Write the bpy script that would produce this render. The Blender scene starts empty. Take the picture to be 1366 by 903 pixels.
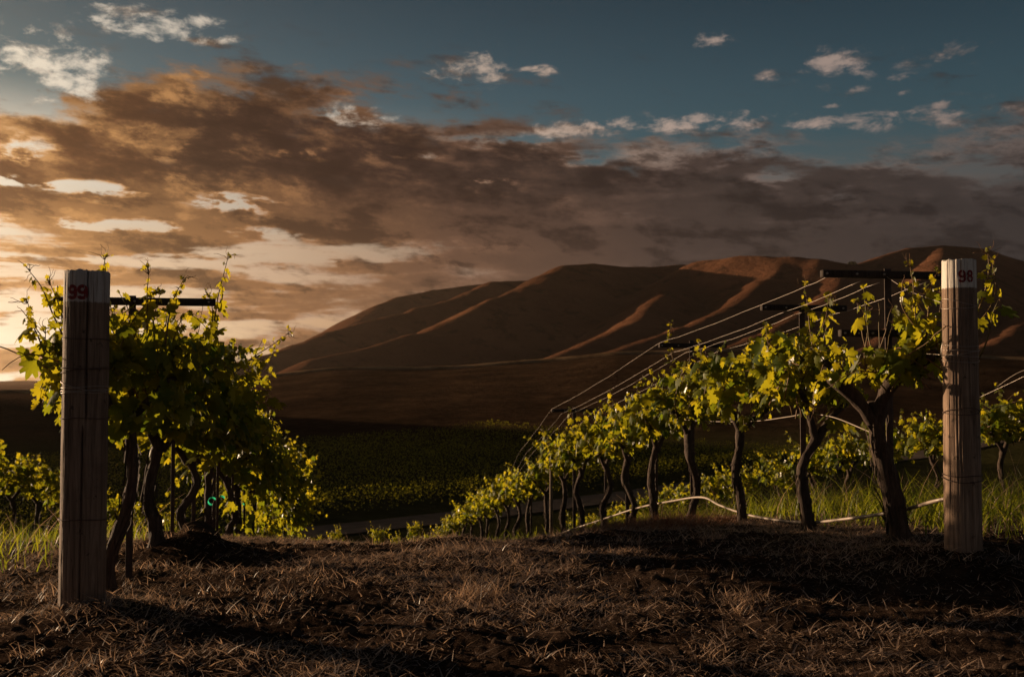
import bpy, math, random
import numpy as np
from mathutils import Vector, Matrix

random.seed(7)
RNG = np.random.default_rng(11)
C = bpy.context.scene.collection
SC = bpy.context.scene
F = 1328.0            # focal length in photograph pixels (35 mm on 36 mm, 1366 px wide)

# ------------------------------------------------------------------ camera
cam_d = bpy.data.cameras.new("camera")
cam_d.lens = 35.0; cam_d.sensor_width = 36.0; cam_d.clip_start = 0.05; cam_d.clip_end = 20000
cam = bpy.data.objects.new("camera", cam_d); C.objects.link(cam)
cam.location = (0, 0, 0); cam.rotation_euler = (math.radians(92.1), 0, 0)
SC.camera = cam
cam_d.dof.use_dof = True; cam_d.dof.focus_distance = 5.2; cam_d.dof.aperture_fstop = 5.6

# ------------------------------------------------------------------ sun and exposure
SUN_AZ = math.radians(-58.0)     # to the left of the view
SUN_EL = math.radians(6.5)
SUN_POWER = 5.0
HAZE = 0.00004
sd = Vector((math.sin(SUN_AZ) * math.cos(SUN_EL), math.cos(SUN_AZ) * math.cos(SUN_EL), math.sin(SUN_EL)))
sun_d = bpy.data.lights.new("sun", 'SUN'); sun_d.energy = SUN_POWER; sun_d.angle = math.radians(0.5)
sun_d.color = (1.0, 0.69, 0.42)
sun = bpy.data.objects.new("sun", sun_d); C.objects.link(sun)
sun.rotation_euler = sd.to_track_quat('Z', 'Y').to_euler(); sun.location = sd * 50
SC.view_settings.view_transform = 'Standard'; SC.view_settings.look = 'None'
SC.view_settings.gamma = 1.0; SC.view_settings.exposure = 0.82
SC.cycles.max_bounces = 6; SC.cycles.transparent_max_bounces = 8
SC.cycles.use_denoising = True

# ------------------------------------------------------------------ node helper
class NT:
    def __init__(s, tree):
        s.t = tree; s.t.nodes.clear()
    def n(s, typ, **kw):
        nd = s.t.nodes.new(typ)
        for k, v in kw.items(): setattr(nd, k, v)
        return nd
    def put(s, sock, v):
        if v is None: return
        if isinstance(v, bpy.types.NodeSocket): s.t.links.new(v, sock)
        else:
            if hasattr(sock, 'default_value') and not isinstance(v, (int, float)) and len(sock.default_value) == 4 and len(v) == 3:
                v = (*v, 1)
            sock.default_value = v
    def m(s, op, a, b=None, c=None, clamp=False):
        nd = s.n('ShaderNodeMath', operation=op, use_clamp=clamp)
        for i, v in enumerate((a, b, c)): s.put(nd.inputs[i], v)
        return nd.outputs[0]
    def mix(s, f, a, b, bt='MIX'):
        nd = s.n('ShaderNodeMix', data_type='RGBA', blend_type=bt)
        s.put(nd.inputs[0], f); s.put(nd.inputs[6], a); s.put(nd.inputs[7], b)
        return nd.outputs[2]
    def noise(s, vec, scale, detail=6, rough=.55, dist=0.0, col=False):
        nd = s.n('ShaderNodeTexNoise'); s.put(nd.inputs['Vector'], vec)
        nd.inputs['Scale'].default_value = scale; nd.inputs['Detail'].default_value = detail
        nd.inputs['Roughness'].default_value = rough; nd.inputs['Distortion'].default_value = dist
        return nd.outputs[1 if col else 0]
    def ramp(s, f, pts, interp='LINEAR'):
        nd = s.n('ShaderNodeValToRGB'); cr = nd.color_ramp; cr.interpolation = interp
        while len(cr.elements) < len(pts): cr.elements.new(0.5)
        for e, (p, c) in zip(cr.elements, pts):
            e.position = p; e.color = (*c, 1) if not isinstance(c, float) else (c, c, c, 1)
        s.put(nd.inputs[0], f); return nd.outputs[0]
    def mapr(s, v, a, b, c=0.0, d=1.0, smooth=True):
        nd = s.n('ShaderNodeMapRange'); nd.interpolation_type = 'SMOOTHSTEP' if smooth else 'LINEAR'
        for i, q in enumerate((v, a, b, c, d)): s.put(nd.inputs[i], q)
        return nd.outputs[0]
    def comb(s, x, y, z):
        nd = s.n('ShaderNodeCombineXYZ')
        for i, q in enumerate((x, y, z)): s.put(nd.inputs[i], q)
        return nd.outputs[0]

def px_az(px): return math.atan((px - 683.0) / F)
def py_el(px, py): return math.atan((500.0 - py) / F * math.cos(px_az(px)))

# ------------------------------------------------------------------ world: Nishita sky + procedural sunset clouds by direction
W = bpy.data.worlds.new("World"); SC.world = W; W.use_nodes = True
t = NT(W.node_tree)
tc = t.n('ShaderNodeTexCoord'); sep = t.n('ShaderNodeSeparateXYZ'); t.put(sep.inputs[0], tc.outputs['Generated'])
X, Y, Z = sep.outputs
az = t.m('ARCTAN2', X, Y); el = t.m('ARCSINE', Z)
sky = t.n('ShaderNodeTexSky'); sky.sky_type = 'NISHITA'; sky.sun_disc = False
sky.sun_elevation = SUN_EL; sky.sun_rotation = SUN_AZ; sky.air_density = 1.0; sky.dust_density = 1.5; sky.ozone_density = 2.0
A0, A1 = -1.5, 0.7
azf = t.m('DIVIDE', t.m('SUBTRACT', az, A0), A1 - A0, clamp=True)
BACK_FILL = (3.2, 2.5, 2.15)      # unseen sky behind and to the sides, brightened as added fill light
def azp(px): return (px_az(px) - A0) / (A1 - A0)
def azramp(pts): return t.ramp(azf, [(0.0, BACK_FILL)] + [(max(0, min(.93, azp(p))), c) for p, c in pts] + [(1.0, BACK_FILL)])
E0, E1 = -0.05, 0.45
def curve_el(pts):            # elevation as a function of azimuth, from (px, py)
    r = t.ramp(azf, [(azp(p), (py_el(p, q) - E0) / (E1 - E0)) for p, q in pts], 'B_SPLINE')
    return t.m('MULTIPLY_ADD', r, E1 - E0, E0)
def nv(dx, dy, sy, shear, w): return t.comb(t.m('ADD', az, dx), t.m('ADD', t.m('MULTIPLY_ADD', el, sy, dy), t.m('MULTIPLY', az, shear)), w)
n1 = t.noise(nv(0, 0, 1.9, .40, 0.0), 7.0, 10, .62, .15)
n1s = t.noise(nv(-.030, -.04, 1.9, .40, 0.0), 7.0, 10, .62, .15)     # the same field a step towards the sun: gives lit sides
n2 = t.noise(nv(3.1, 0, 4.6, .20, 1.7), 8.0, 10, .62, .3)
n3 = t.noise(nv(7.3, 0, 2.0, 0, 4.0), 26.0, 10, .66, .2)
n4 = t.noise(nv(1.3, 0, 3.2, .1, 9.0), 15.0, 8, .62, .4)
K = 10.0
def lin(r, g_, b_): return tuple(K * (((c / 255 + .055) / 1.055) ** 2.4 if c > 10 else c / 3294.6) for c in (r, g_, b_))
def k(c): return tuple(q * K for q in c)
# clear sky
clear = t.mix(1.0, sky.outputs[0], (0.56, 0.67, 0.63), 'MULTIPLY')
elg = t.ramp(t.m('DIVIDE', el, 0.5, clamp=True), [(0.0, (.75,) * 3), (.35, (.72,) * 3), (.55, (.62,) * 3), (.75, (.40,) * 3), (1.0, (.3,) * 3)])
clear = t.mix(1.0, clear, elg, 'MULTIPLY')
glow = azramp([(-2500, k((1.6, 1.05, .60))), (-300, k((1.2, .95, .66))), (0, lin(254, 234, 198)), (220, lin(232, 198, 150)),
               (420, lin(196, 152, 104)), (600, lin(150, 112, 80)), (800, lin(104, 82, 70)), (1050, lin(80, 68, 62)), (1400, lin(58, 53, 52))])
dark = azramp([(-2500, k((.35, .20, .10))), (-200, lin(130, 86, 52)), (60, lin(98, 63, 38)), (260, lin(60, 41, 31)), (450, lin(56, 39, 32)),
               (700, lin(54, 42, 37)), (1000, lin(50, 43, 40)), (1400, lin(44, 41, 41))])
gold = azramp([(-2500, k((1.2, .7, .32))), (-200, lin(236, 182, 118)), (100, lin(205, 150, 92)), (350, lin(165, 116, 74)), (600, lin(118, 86, 66)),
               (900, lin(78, 64, 58)), (1400, lin(56, 51, 50))])
bright = azramp([(-2500, k((2., 1.6, 1.2))), (-100, lin(250, 232, 205)), (150, lin(216, 203, 184)), (450, lin(196, 180, 162)), (700, lin(186, 162, 144)), (1000, lin(170, 148, 136)), (1400, lin(120, 106, 100))])
left = t.mapr(az, px_az(120), px_az(820), 1.0, 0.0)
# low haze towards the horizon
gl_top = curve_el([(-2500, 260), (0, 290), (300, 300), (500, 310), (700, 285), (1000, 235), (1400, 225)])
hz = t.mapr(t.m('ADD', t.m('SUBTRACT', gl_top, el), t.m('MULTIPLY_ADD', n2, .10, -.05)), -.06, .07)
col = t.mix(hz, clear, glow)
# bright thin veil behind the gaps on the sunny side
veil = t.m('MULTIPLY', left, t.mapr(el, py_el(300, 110), py_el(300, 230), 0.0, .8))
col = t.mix(t.m('MULTIPLY', veil, t.m('SUBTRACT', 1.0, t.m('MULTIPLY', hz, .65))), col, bright)
# cloud bank: thickness field, thin parts glow, thick parts go dark
top = curve_el([(-2500, -60), (-60, 90), (40, 150), (130, 105), (230, 72), (310, 88), (345, 125), (430, 140), (520, 155), (640, 150), (760, 162), (880, 200), (1000, 205), (1100, 212), (1210, 190), (1400, 208)])
over = t.m('SUBTRACT', top, el)
low = t.mapr(el, py_el(300, 345), py_el(300, 215))
body = t.m('MINIMUM', over, .070)
thin = t.m('MULTIPLY', t.m('MULTIPLY', left, t.m('SUBTRACT', 1.0, low)), .052)
base_ = t.mapr(el, py_el(300, 470), py_el(300, 400), .040, 0.0)
thin_r = t.m('MULTIPLY', t.mapr(el, py_el(683, 420), py_el(683, 320), 1.0, 0.0), .015)
T = t.m('SUBTRACT', t.m('SUBTRACT', t.m('SUBTRACT', body, thin), thin_r), t.m('MULTIPLY', base_, left))
nb = t.noise(nv(5.1, 0, 7.5, -.15, 2.7), 5.0, 9, .60, .3)
T = t.m('ADD', T, t.m('MULTIPLY', t.m('MULTIPLY', left, t.m('SUBTRACT', 1.0, low)), t.m('MULTIPLY_ADD', nb, .78, -.36)))
T = t.m('ADD', T, t.m('MULTIPLY_ADD', n1, .22, -.110))
T = t.m('ADD', T, t.m('MULTIPLY_ADD', n2, .20, -.100))
# openings seen in the bank
def blob(px, py, w, h):
    a = t.m('DIVIDE', t.m('SUBTRACT', az, px_az(px)), w / F); b = t.m('DIVIDE', t.m('SUBTRACT', el, py_el(px, py)), h / F)
    return t.m('EXPONENT', t.m('MULTIPLY', t.m('ADD', t.m('MULTIPLY', a, a), t.m('MULTIPLY', b, b)), -1.0))
def blobs(lst):
    acc = None
    for (px, py, w, h, s) in lst:
        b = t.m('MULTIPLY', blob(px, py, w, h), s); acc = b if acc is None else t.m('MAXIMUM', acc, b)
    return acc
holes = blobs([(28, 200, 34, 17, .8), (20, 95, 80, 40, .75), (110, 250, 75, 12, .8), (300, 270, 60, 18, .9), (150, 300, 140, 9, .8), (20, 240, 60, 8, .8), (330, 310, 90, 10, .7), (100, 345, 120, 8, .5), (470, 152, 60, 12, .6), (700, 185, 80, 8, .5), (560, 208, 40, 9, .4), (1030, 238, 40, 12, .45), (660, 240, 50, 16, .5), (780, 212, 50, 10, .4), (1330, 225, 50, 10, .5), (400, 205, 50, 10, .35), (230, 208, 60, 14, .3), (440, 345, 120, 10, .4)])
solid = blobs([(330, 165, 190, 55, 1.0), (560, 225, 200, 40, .8), (140, 180, 70, 40, .6), (280, 235, 120, 22, .7), (185, 255, 50, 18, .6), (850, 235, 260, 30, .7), (1130, 225, 110, 25, .8), (60, 275, 80, 10, .7), (330, 305, 70, 14, .6), (500, 290, 150, 40, .8), (640, 320, 160, 25, .5), (330, 200, 330, 45, .6), (60, 330, 120, 12, .5), (100, 225, 120, 14, .7)])
hn = t.mapr(t.m('ADD', n4, t.m('MULTIPLY', t.m('SUBTRACT', n3, .5), .5)), .36, .66)
T = t.m('ADD', T, t.m('SUBTRACT', t.m('MULTIPLY', solid, .055), t.m('MULTIPLY', t.m('MULTIPLY', holes, hn), .26)))
T = t.m('ADD', T, t.m('MULTIPLY_ADD', n4, .11, -.055))
T = t.m('ADD', T, t.m('MULTIPLY_ADD', n3, .05, -.025))
alpha = t.mapr(T, -.030, .030)
n4s = t.noise(nv(1.3 - .014, -.03, 3.2, .1, 9.0), 15.0, 8, .62, .4)
side = t.m('ADD', t.m('MULTIPLY', t.m('SUBTRACT', n1s, n1), -1.7), t.m('MULTIPLY', t.m('SUBTRACT', n4s, n4), -1.1))
tc_ = t.m('SUBTRACT', t.m('DIVIDE', T, .085), side, clamp=True)
f1 = t.mapr(tc_, 0.0, .42, smooth=False); f2 = t.mapr(tc_, .20, .78)
edge = t.mix(t.mapr(el, py_el(683, 300), py_el(683, 200)), t.mix(t.m('MULTIPLY', left, .55), gold, bright), t.mix(.5, bright, gold))
bcol = t.mix(f2, t.mix(f1, t.mix(t.m('MULTIPLY', t.mapr(el, py_el(200, 200), py_el(200, 130)), .80), edge, dark), t.mix(t.m('MULTIPLY', t.mapr(el, py_el(200, 210), py_el(200, 120)), .65), gold, dark)), t.mix(t.m('MULTIPLY', t.m('SUBTRACT', 1.0, low), .55), dark, gold))
mid = t.mix(.40, dark, gold)
nq = t.noise(nv(2.2, 0, 2.5, .25, 6.0), 12.0, 10, .68, .1)
bcol = t.mix(t.m('MULTIPLY', t.mapr(nq, .49, .64), .8), bcol, mid)
bcol = t.mix(t.m('MULTIPLY', t.mapr(t.m('MULTIPLY_ADD', n3, .4, t.m('MULTIPLY', nq, .6)), .54, .64), t.m('MULTIPLY_ADD', left, .55, .12)), bcol, gold)
bcol = t.mix(t.m('MULTIPLY', t.mapr(nq, .40, .53, 1.0, 0.0), .75), bcol, t.mix(1.0, dark, (.50, .50, .54), 'MULTIPLY'))
# below the bank: warm dusk haze, light only close to the horizon
under = t.mapr(t.m('ADD', el, t.m('MULTIPLY_ADD', nb, .08, -.04)), py_el(400, 490), py_el(400, 375))
col = t.mix(t.m('MULTIPLY', t.m('MULTIPLY', under, hz), .70), col, t.mix(.45, gold, bright))
col = t.mix(alpha, col, bcol)
# small lit clouds on the clear side: (px, py, half width px, half height px, strength)
acc = blobs([(70, 85, 60, 40, 1.0), (15, 60, 40, 40, .9), (200, 30, 80, 20, 1.0), (250, 24, 45, 9, .8), (300, 48, 22, 8, .8), (120, 2, 50, 8, .8), (640, 86, 55, 22, .95), (715, 91, 35, 8, .75), (580, 95, 25, 10, .7), (950, 48, 30, 10, .8), (1118, 84, 50, 24, 1.0),
                          (1022, 98, 24, 8, .75), (1152, 118, 24, 9, .85), (1210, 122, 40, 8, .8), (1260, 68, 70, 16, .62), (1210, 100, 25, 6, .7), (1118, 137, 20, 6, .75), (835, 60, 35, 12, .5),
                          (470, 150, 70, 18, .85), (770, 170, 70, 14, .95), (900, 163, 90, 15, .95), (990, 160, 80, 14, .85), (1095, 163, 45, 9, .85), (1180, 158, 70, 13, .8), (1310, 148, 80, 26, .68), (1255, 140, 30, 10, .7)])
m_ = t.m('MULTIPLY_ADD', t.m('SUBTRACT', n3, .5), 4.2, acc)
lit = t.m('MULTIPLY', t.mapr(m_, .38, 1.35), t.mapr(acc, .08, .45))
lcol = t.mix(t.mapr(t.m('ADD', n4, t.m('MULTIPLY', t.m('SUBTRACT', m_, .7), -.25)), .42, .62), bright, t.mix(.55, dark, bright))
col = t.mix(t.m('MULTIPLY', lit, .85), col, lcol)
# dim scud on the clear side
scud = t.m('MULTIPLY', t.mapr(n4, .54, .76), t.m('MULTIPLY', t.mapr(n1, .42, .62), .45))
col = t.mix(t.m('MULTIPLY', scud, t.mapr(el, .16, .24)), col, t.mix(.35, dark, clear))
bg = t.n('ShaderNodeBackground'); t.put(bg.inputs[0], col); bg.inputs[1].default_value = 0.063
wo = t.n('ShaderNodeOutputWorld'); t.t.links.new(bg.outputs[0], wo.inputs[0])

# ------------------------------------------------------------------ numpy noise
def _hash(ix, iy, seed):
    h = (ix.astype(np.int64) * 374761393 + iy.astype(np.int64) * 668265263 + seed * 974711) & 0xffffffff
    h = ((h ^ (h >> 13)) * 1274126177) & 0xffffffff
    return ((h ^ (h >> 16)) & 0xffff) / 65535.0
def vnoise(x, y, seed=0):
    x = np.asarray(x, float); y = np.asarray(y, float)
    ix = np.floor(x); iy = np.floor(y); fx = x - ix; fy = y - iy
    fx = fx * fx * (3 - 2 * fx); fy = fy * fy * (3 - 2 * fy)
    a = _hash(ix, iy, seed); b = _hash(ix + 1, iy, seed); c = _hash(ix, iy + 1, seed); d = _hash(ix + 1, iy + 1, seed)
    return (a * (1 - fx) + b * fx) * (1 - fy) + (c * (1 - fx) + d * fx) * fy
def fbm(x, y, oct=4, seed=0):
    v = 0; a = .5
    for i in range(oct):
        v = v + a * (vnoise(np.asarray(x) * 2 ** i, np.asarray(y) * 2 ** i, seed + i * 17) - .5); a *= .5
    return v

# ------------------------------------------------------------------ terrain height
FY = np.array([-400, 2.5, 3.5, 4.5, 5.5, 6.4, 7.4, 8.5, 10.3, 11.5, 12.7, 14, 16.2, 21.7, 28, 35, 45, 55, 65, 75, 95, 2000.])
FZ = np.array([-.90, -.93, -.94, -.945, -.965, -1.04, -1.15, -1.29, -1.65, -1.83, -2.04, -2.29, -2.74, -3.85, -5.25, -6.7, -8.5, -9.9, -10.7, -11.0, -11.2, -11.2])
_ys = np.arange(-5, 120, .1); _zs = np.interp(_ys, FY, FZ)
_kw = np.exp(-(np.arange(-12, 13) / 5.0) ** 2); _kw /= _kw.sum()
_zs = np.convolve(np.pad(_zs, 12, mode='edge'), _kw, 'valid')
RC = 430.0
CPX = np.array([-9000, -3000, -1200, -500, 0, 100, 250, 340, 450, 600, 720, 820, 950, 1150, 1366, 2000, 9000.])
CPY = np.array([540, 500, 515, 526, 522, 521, 513, 505, 493, 490, 482, 470, 466, 470, 478, 480, 500.])
BUMPS = [(-1.74, 4.05, .22, .05), (-1.5, 4.0, .3, .04), (-1.9, 5.9, .25, .13), (-2.15, 6.3, .2, .09), (2.13, 4.62, .25, .05), (1.9, 4.9, .25, .05), (-.15, 6.9, .8, .03), (1.0, 8.3, 1.0, .03), (.55, 6.6, .35, .05), (-.35, 6.4, .3, .05)]
def zg(x, y, micro=False):
    x = np.asarray(x, float); y = np.asarray(y, float)
    z = np.interp(y, _ys, _zs) + .03 * np.clip(x, -9, 9) * np.clip((70 - y) / 60, 0, 1)
    r = np.hypot(x, y)
    a = np.arctan2(x, y); ta = np.tan(np.clip(a, -1.45, 1.45))
    cy = np.interp(683 + F * ta, CPX, CPY)
    zc = (500 - cy) / F * np.cos(np.clip(a, -1.45, 1.45)) * RC
    front = np.clip((y - 40) / 60, 0, 1)
    tt = np.clip((r - 150) / (RC - 150), 0, 1.2)
    z = z + front * (zc + 11.2) * np.clip(tt, 0, 1) ** 1.15
    z = z + (fbm(x / 40, y / 40, 4, 3) * 2.2) * np.clip((r - 120) / 120, 0, 1)
    z = z - .17 * np.exp(-((x - .92 + .168 * y) / 1.15) ** 2) * np.clip((y - 5.6) / 2.2, 0, 1) * np.clip((40 - y) / 20, 0, 1)
    for bx, by, bw, bh in BUMPS:
        z = z + bh * np.exp(-((x - bx) ** 2 + (y - by) ** 2) / (bw * bw))
    z = z + fbm(x * .9, y * .9, 3, 5) * .08 * np.clip((12 - r) / 6, 0, 1)
    if micro:
        m = fbm(x * 5, y * 5, 4, 9) * .050 + np.abs(fbm(x * 18, y * 18, 3, 21)) * .028
        z = z + m * np.clip((26 - r) / 14, 0.1, 1)
    return z
def g(x, y): return float(zg(x, y))

RIDGES = [
 [(455, 442, 1500), (480, 425, 1540), (510, 403, 1600), (535, 395, 1650), (580, 386, 1720), (640, 379, 1800), (705, 374, 1880)],
 [(300, 486, 1020), (360, 472, 1090), (400, 457, 1140), (440, 440, 1190), (470, 433, 1220), (520, 421, 1265), (560, 410, 1310), (600, 398, 1350), (630, 384, 1395), (655, 374, 1430), (700, 373, 1500)],
 [(430, 477, 880), (470, 469, 910), (520, 456, 950), (560, 442, 990), (600, 424, 1030), (640, 405, 1080), (665, 395, 1110), (700, 380, 1155), (730, 364, 1195), (755, 353, 1230), (790, 351, 1260), (830, 356, 1300), (870, 356, 1350), (915, 352, 1400)],
 [(720, 482, 770), (770, 463, 820), (820, 439, 890), (860, 416, 960), (885, 392, 1060), (905, 368, 1170), (940, 347, 1220), (990, 342, 1180), (1050, 342, 1135), (1095, 343, 1105), (1150, 352, 1085)],
 [(780, 480, 760), (850, 455, 820), (915, 430, 890), (975, 408, 960), (1025, 372, 1070), (1060, 343, 1125)],
 [(930, 478, 740), (1010, 445, 830), (1090, 405, 930), (1140, 357, 1070)],
 [(1140, 352, 1330), (1175, 341, 1380), (1215, 330, 1420), (1260, 326, 1450), (1310, 331, 1470), (1366, 349, 1500), (1450, 366, 1520), (1700, 380, 1600)],
 [(1130, 480, 720), (1180, 450, 800), (1225, 400, 950), (1260, 330, 1400)],
 [(1280, 478, 700), (1350, 440, 800), (1420, 390, 1000)],
]
SHADE_RIDGES = [np.array([(-545, 285, 53.3), (-500, 330, 53.3), (-414, 416, 53.3), (-399, 433, 32), (-393, 441, 4)], float)]   # unseen hill added towards the sun, shaped to shade the valley
RP = SHADE_RIDGES + [np.array([((p - 683) / F * d, d, (500 - q) / F * d) for p, q, d in r]) for r in RIDGES]
def zhill(x, y):
    x = np.asarray(x, float); y = np.asarray(y, float)
    wx = x + fbm(x / 170, y / 170, 3, 40) * 14; wy = y + fbm(x / 170 + 9, y / 170, 3, 41) * 14
    base = -16 + fbm(x / 200, y / 200, 3, 50) * 10
    acc = np.exp(base / 3.5); kk = 3.5
    for pi, P in enumerate(RP):
        sl = .95 if pi == 0 else .58
        best = np.full(x.shape, -1e9)
        for i in range(len(P) - 1):
            a, b = P[i], P[i + 1]; ab = b[:2] - a[:2]; L2 = ab @ ab
            tt = np.clip(((wx - a[0]) * ab[0] + (wy - a[1]) * ab[1]) / L2, 0, 1)
            dx = wx - (a[0] + ab[0] * tt); dy = wy - (a[1] + ab[1] * tt)
            zz = a[2] + (b[2] - a[2]) * tt
            h = zz - sl * (np.sqrt(dx * dx + dy * dy + 15 ** 2) - 15)
            best = np.maximum(best, h)
        acc = acc + np.exp(best / kk)
    z = kk * np.log(acc)
    gl = np.abs(fbm(wx / 100 + .4 * vnoise(wx / 60, wy / 60, 8), wy / 150, 4, 71)) * 2
    z = z - (1 - np.clip(gl * 2.2, 0, 1)) * 3.2 * np.clip((z - 0) / 40, 0, 1) * np.clip((165 - z) / 60, .15, 1) * np.clip((wy - 600) / 100, 0, 1)
    return z + fbm(x / 70, y / 70, 5, 60) * 4.5 * np.clip((y - 520) / 150, .15, 1)

# ------------------------------------------------------------------ mesh helpers
def mesh_np(name, V, Fc, mats, smooth=False, rnd=None, parent=None, link=True):
    V = np.asarray(V, np.float32); Fc = np.asarray(Fc, np.int32)
    me = bpy.data.meshes.new(name)
    n = Fc.shape[1]
    me.vertices.add(len(V)); me.vertices.foreach_set('co', V.ravel())
    me.loops.add(Fc.size); me.loops.foreach_set('vertex_index', Fc.ravel())
    me.polygons.add(len(Fc)); me.polygons.foreach_set('loop_start', np.arange(0, Fc.size, n, dtype=np.int32))
    me.update(calc_edges=True)
    if smooth: me.polygons.foreach_set('use_smooth', np.ones(len(Fc), bool))
    if rnd is not None:
        at = me.attributes.new('rnd', 'FLOAT', 'POINT'); at.data.foreach_set('value', np.asarray(rnd, np.float32))
    for m_ in (mats if isinstance(mats, (list, tuple)) else [mats]): me.materials.append(m_)
    me.validate()
    o = bpy.data.objects.new(name, me)
    if link: C.objects.link(o)
    if parent: o.parent = parent
    return o
class MB:
    """collects pieces into one mesh"""
    def __init__(s): s.V = []; s.F = []; s.R = []; s.n = 0
    def add(s, V, Fc, r=0.5):
        V = np.asarray(V, float); Fc = np.asarray(Fc, int)
        s.V.append(V); s.F.append(Fc + s.n); s.n += len(V)
        s.R.append(np.full(len(V), r) if np.isscalar(r) else np.asarray(r))
    def build(s, name, mat, parent=None, smooth=False, link=True):
        Fs = []
        for f in s.F:
            if f.shape[1] == 4: f = np.vstack([f[:, [0, 1, 2]], f[:, [0, 2, 3]]])
            Fs.append(f)
        return mesh_np(name, np.vstack(s.V), np.vstack(Fs), mat, smooth, np.concatenate(s.R), parent, link)
def smooth_path(P, n=6):
    P = np.asarray(P, float); out = []
    Q = np.vstack([2 * P[0] - P[1], P, 2 * P[-1] - P[-2]])
    for i in range(1, len(Q) - 2):
        for k_ in range(n):
            u = k_ / n
            out.append(.5 * ((2 * Q[i]) + (-Q[i - 1] + Q[i + 1]) * u + (2 * Q[i - 1] - 5 * Q[i] + 4 * Q[i + 1] - Q[i + 2]) * u * u + (-Q[i - 1] + 3 * Q[i] - 3 * Q[i + 1] + Q[i + 2]) * u ** 3))
    out.append(P[-1]); return np.array(out)
def tube(mb, P, R, sides=8, gnarl=0.0, seed=0, r=0.5):
    P = np.asarray(P, float); n = len(P); R = np.broadcast_to(np.asarray(R, float), (n,))
    T = np.gradient(P, axis=0); T /= np.linalg.norm(T, axis=1)[:, None] + 1e-9
    ref = np.array([0.31, 0.2, .93]) if abs(T[0][2]) < .8 else np.array([1., .1, 0])
    V = []
    u = np.cross(T[0], ref); u /= np.linalg.norm(u)
    ang = np.arange(sides) / sides * 2 * math.pi
    for i in range(n):
        u = u - T[i] * (u @ T[i]); u /= np.linalg.norm(u) + 1e-9
        v = np.cross(T[i], u)
        rr = R[i] * np.ones(sides)
        if gnarl: rr = rr * (1 + gnarl * 2.6 * (fbm(ang * 1.6 + seed * 3.1, np.full(sides, i * .35) + seed, 3, 7)))
        V.append(P[i] + np.outer(np.cos(ang) * rr, u) + np.outer(np.sin(ang) * rr, v))
    V = np.vstack(V + [P[:1], P[-1:]]); Fq = []
    idx = np.arange(sides); nx = (idx + 1) % sides
    for i in range(n - 1):
        Fq.append(np.stack([i * sides + idx, i * sides + nx, (i + 1) * sides + nx, (i + 1) * sides + idx], 1))
    Fq = np.vstack(Fq); Fq = np.vstack([Fq[:, [0, 1, 2]], Fq[:, [0, 2, 3]]])
    c0 = n * sides; e = (n - 1) * sides
    caps = np.vstack([np.stack([np.full(sides, c0), nx, idx], 1), np.stack([np.full(sides, c0 + 1), e + idx, e + nx], 1)])
    mb.add(V, np.vstack([Fq, caps]), r)
def box(mb, c, half, rot=None, bev=.004, r=.5):
    hx, hy, hz = half; V = []
    # bevelled box: 8 corners x 3 verts via bmesh-free layout (24 verts)
    for sx in (-1, 1):
        for sy in (-1, 1):
            for sz in (-1, 1):
                V += [(sx * hx, sy * (hy - bev), sz * (hz - bev)), (sx * (hx - bev), sy * hy, sz * (hz - bev)), (sx * (hx - bev), sy * (hy - bev), sz * hz)]
    V = np.array(V)
    import bmesh
    bm = bmesh.new()
    for p in V: bm.verts.new(p)
    bmesh.ops.convex_hull(bm, input=bm.verts[:]); bmesh.ops.triangulate(bm, faces=bm.faces[:])
    bm.verts.ensure_lookup_table(); bm.verts.index_update()
    V = np.array([v.co[:] for v in bm.verts]); Fc = np.array([[q.index for q in f.verts] for f in bm.faces]); bm.free()
    if rot is not None: V = V @ np.array(rot).T
    mb.add(V + np.asarray(c), Fc, r)
def thing(name, loc, label, cat, group=None):
    o = bpy.data.objects.new(name, None); C.objects.link(o); o.location = loc; o.empty_display_size = .1
    o['label'] = label; o['category'] = cat
    if group: o['group'] = group
    return o
def tag(o, label, cat, group=None):
    o['label'] = label; o['category'] = cat
    if group: o['group'] = group
    return o
def kind(o, kd, label=None, cat=None):
    o['kind'] = kd
    if label: o['label'] = label
    if cat: o['category'] = cat
    return o

# ------------------------------------------------------------------ materials
def new_mat(name):
    m_ = bpy.data.materials.new(name); m_.use_nodes = True
    nt = NT(m_.node_tree); out = nt.n('ShaderNodeOutputMaterial'); return m_, nt, out
def principled(nt, out, col, rough=.8, spec=.3, bump=None, bstr=.3, bdist=.01):
    p = nt.n('ShaderNodeBsdfPrincipled'); nt.put(p.inputs['Base Color'], col); nt.put(p.inputs['Roughness'], rough)
    p.inputs['Specular IOR Level'].default_value = spec
    if bump is not None:
        b = nt.n('ShaderNodeBump'); b.inputs['Strength'].default_value = bstr; b.inputs['Distance'].default_value = bdist
        nt.put(b.inputs['Height'], bump); nt.t.links.new(b.outputs[0], p.inputs['Normal'])
    nt.t.links.new(p.outputs[0], out.inputs[0]); return p
def geo_pos(nt): return nt.n('ShaderNodeNewGeometry').outputs['Position']
def attr(nt, nm='rnd'):
    a = nt.n('ShaderNodeAttribute'); a.attribute_name = nm; return a.outputs['Fac']

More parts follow.
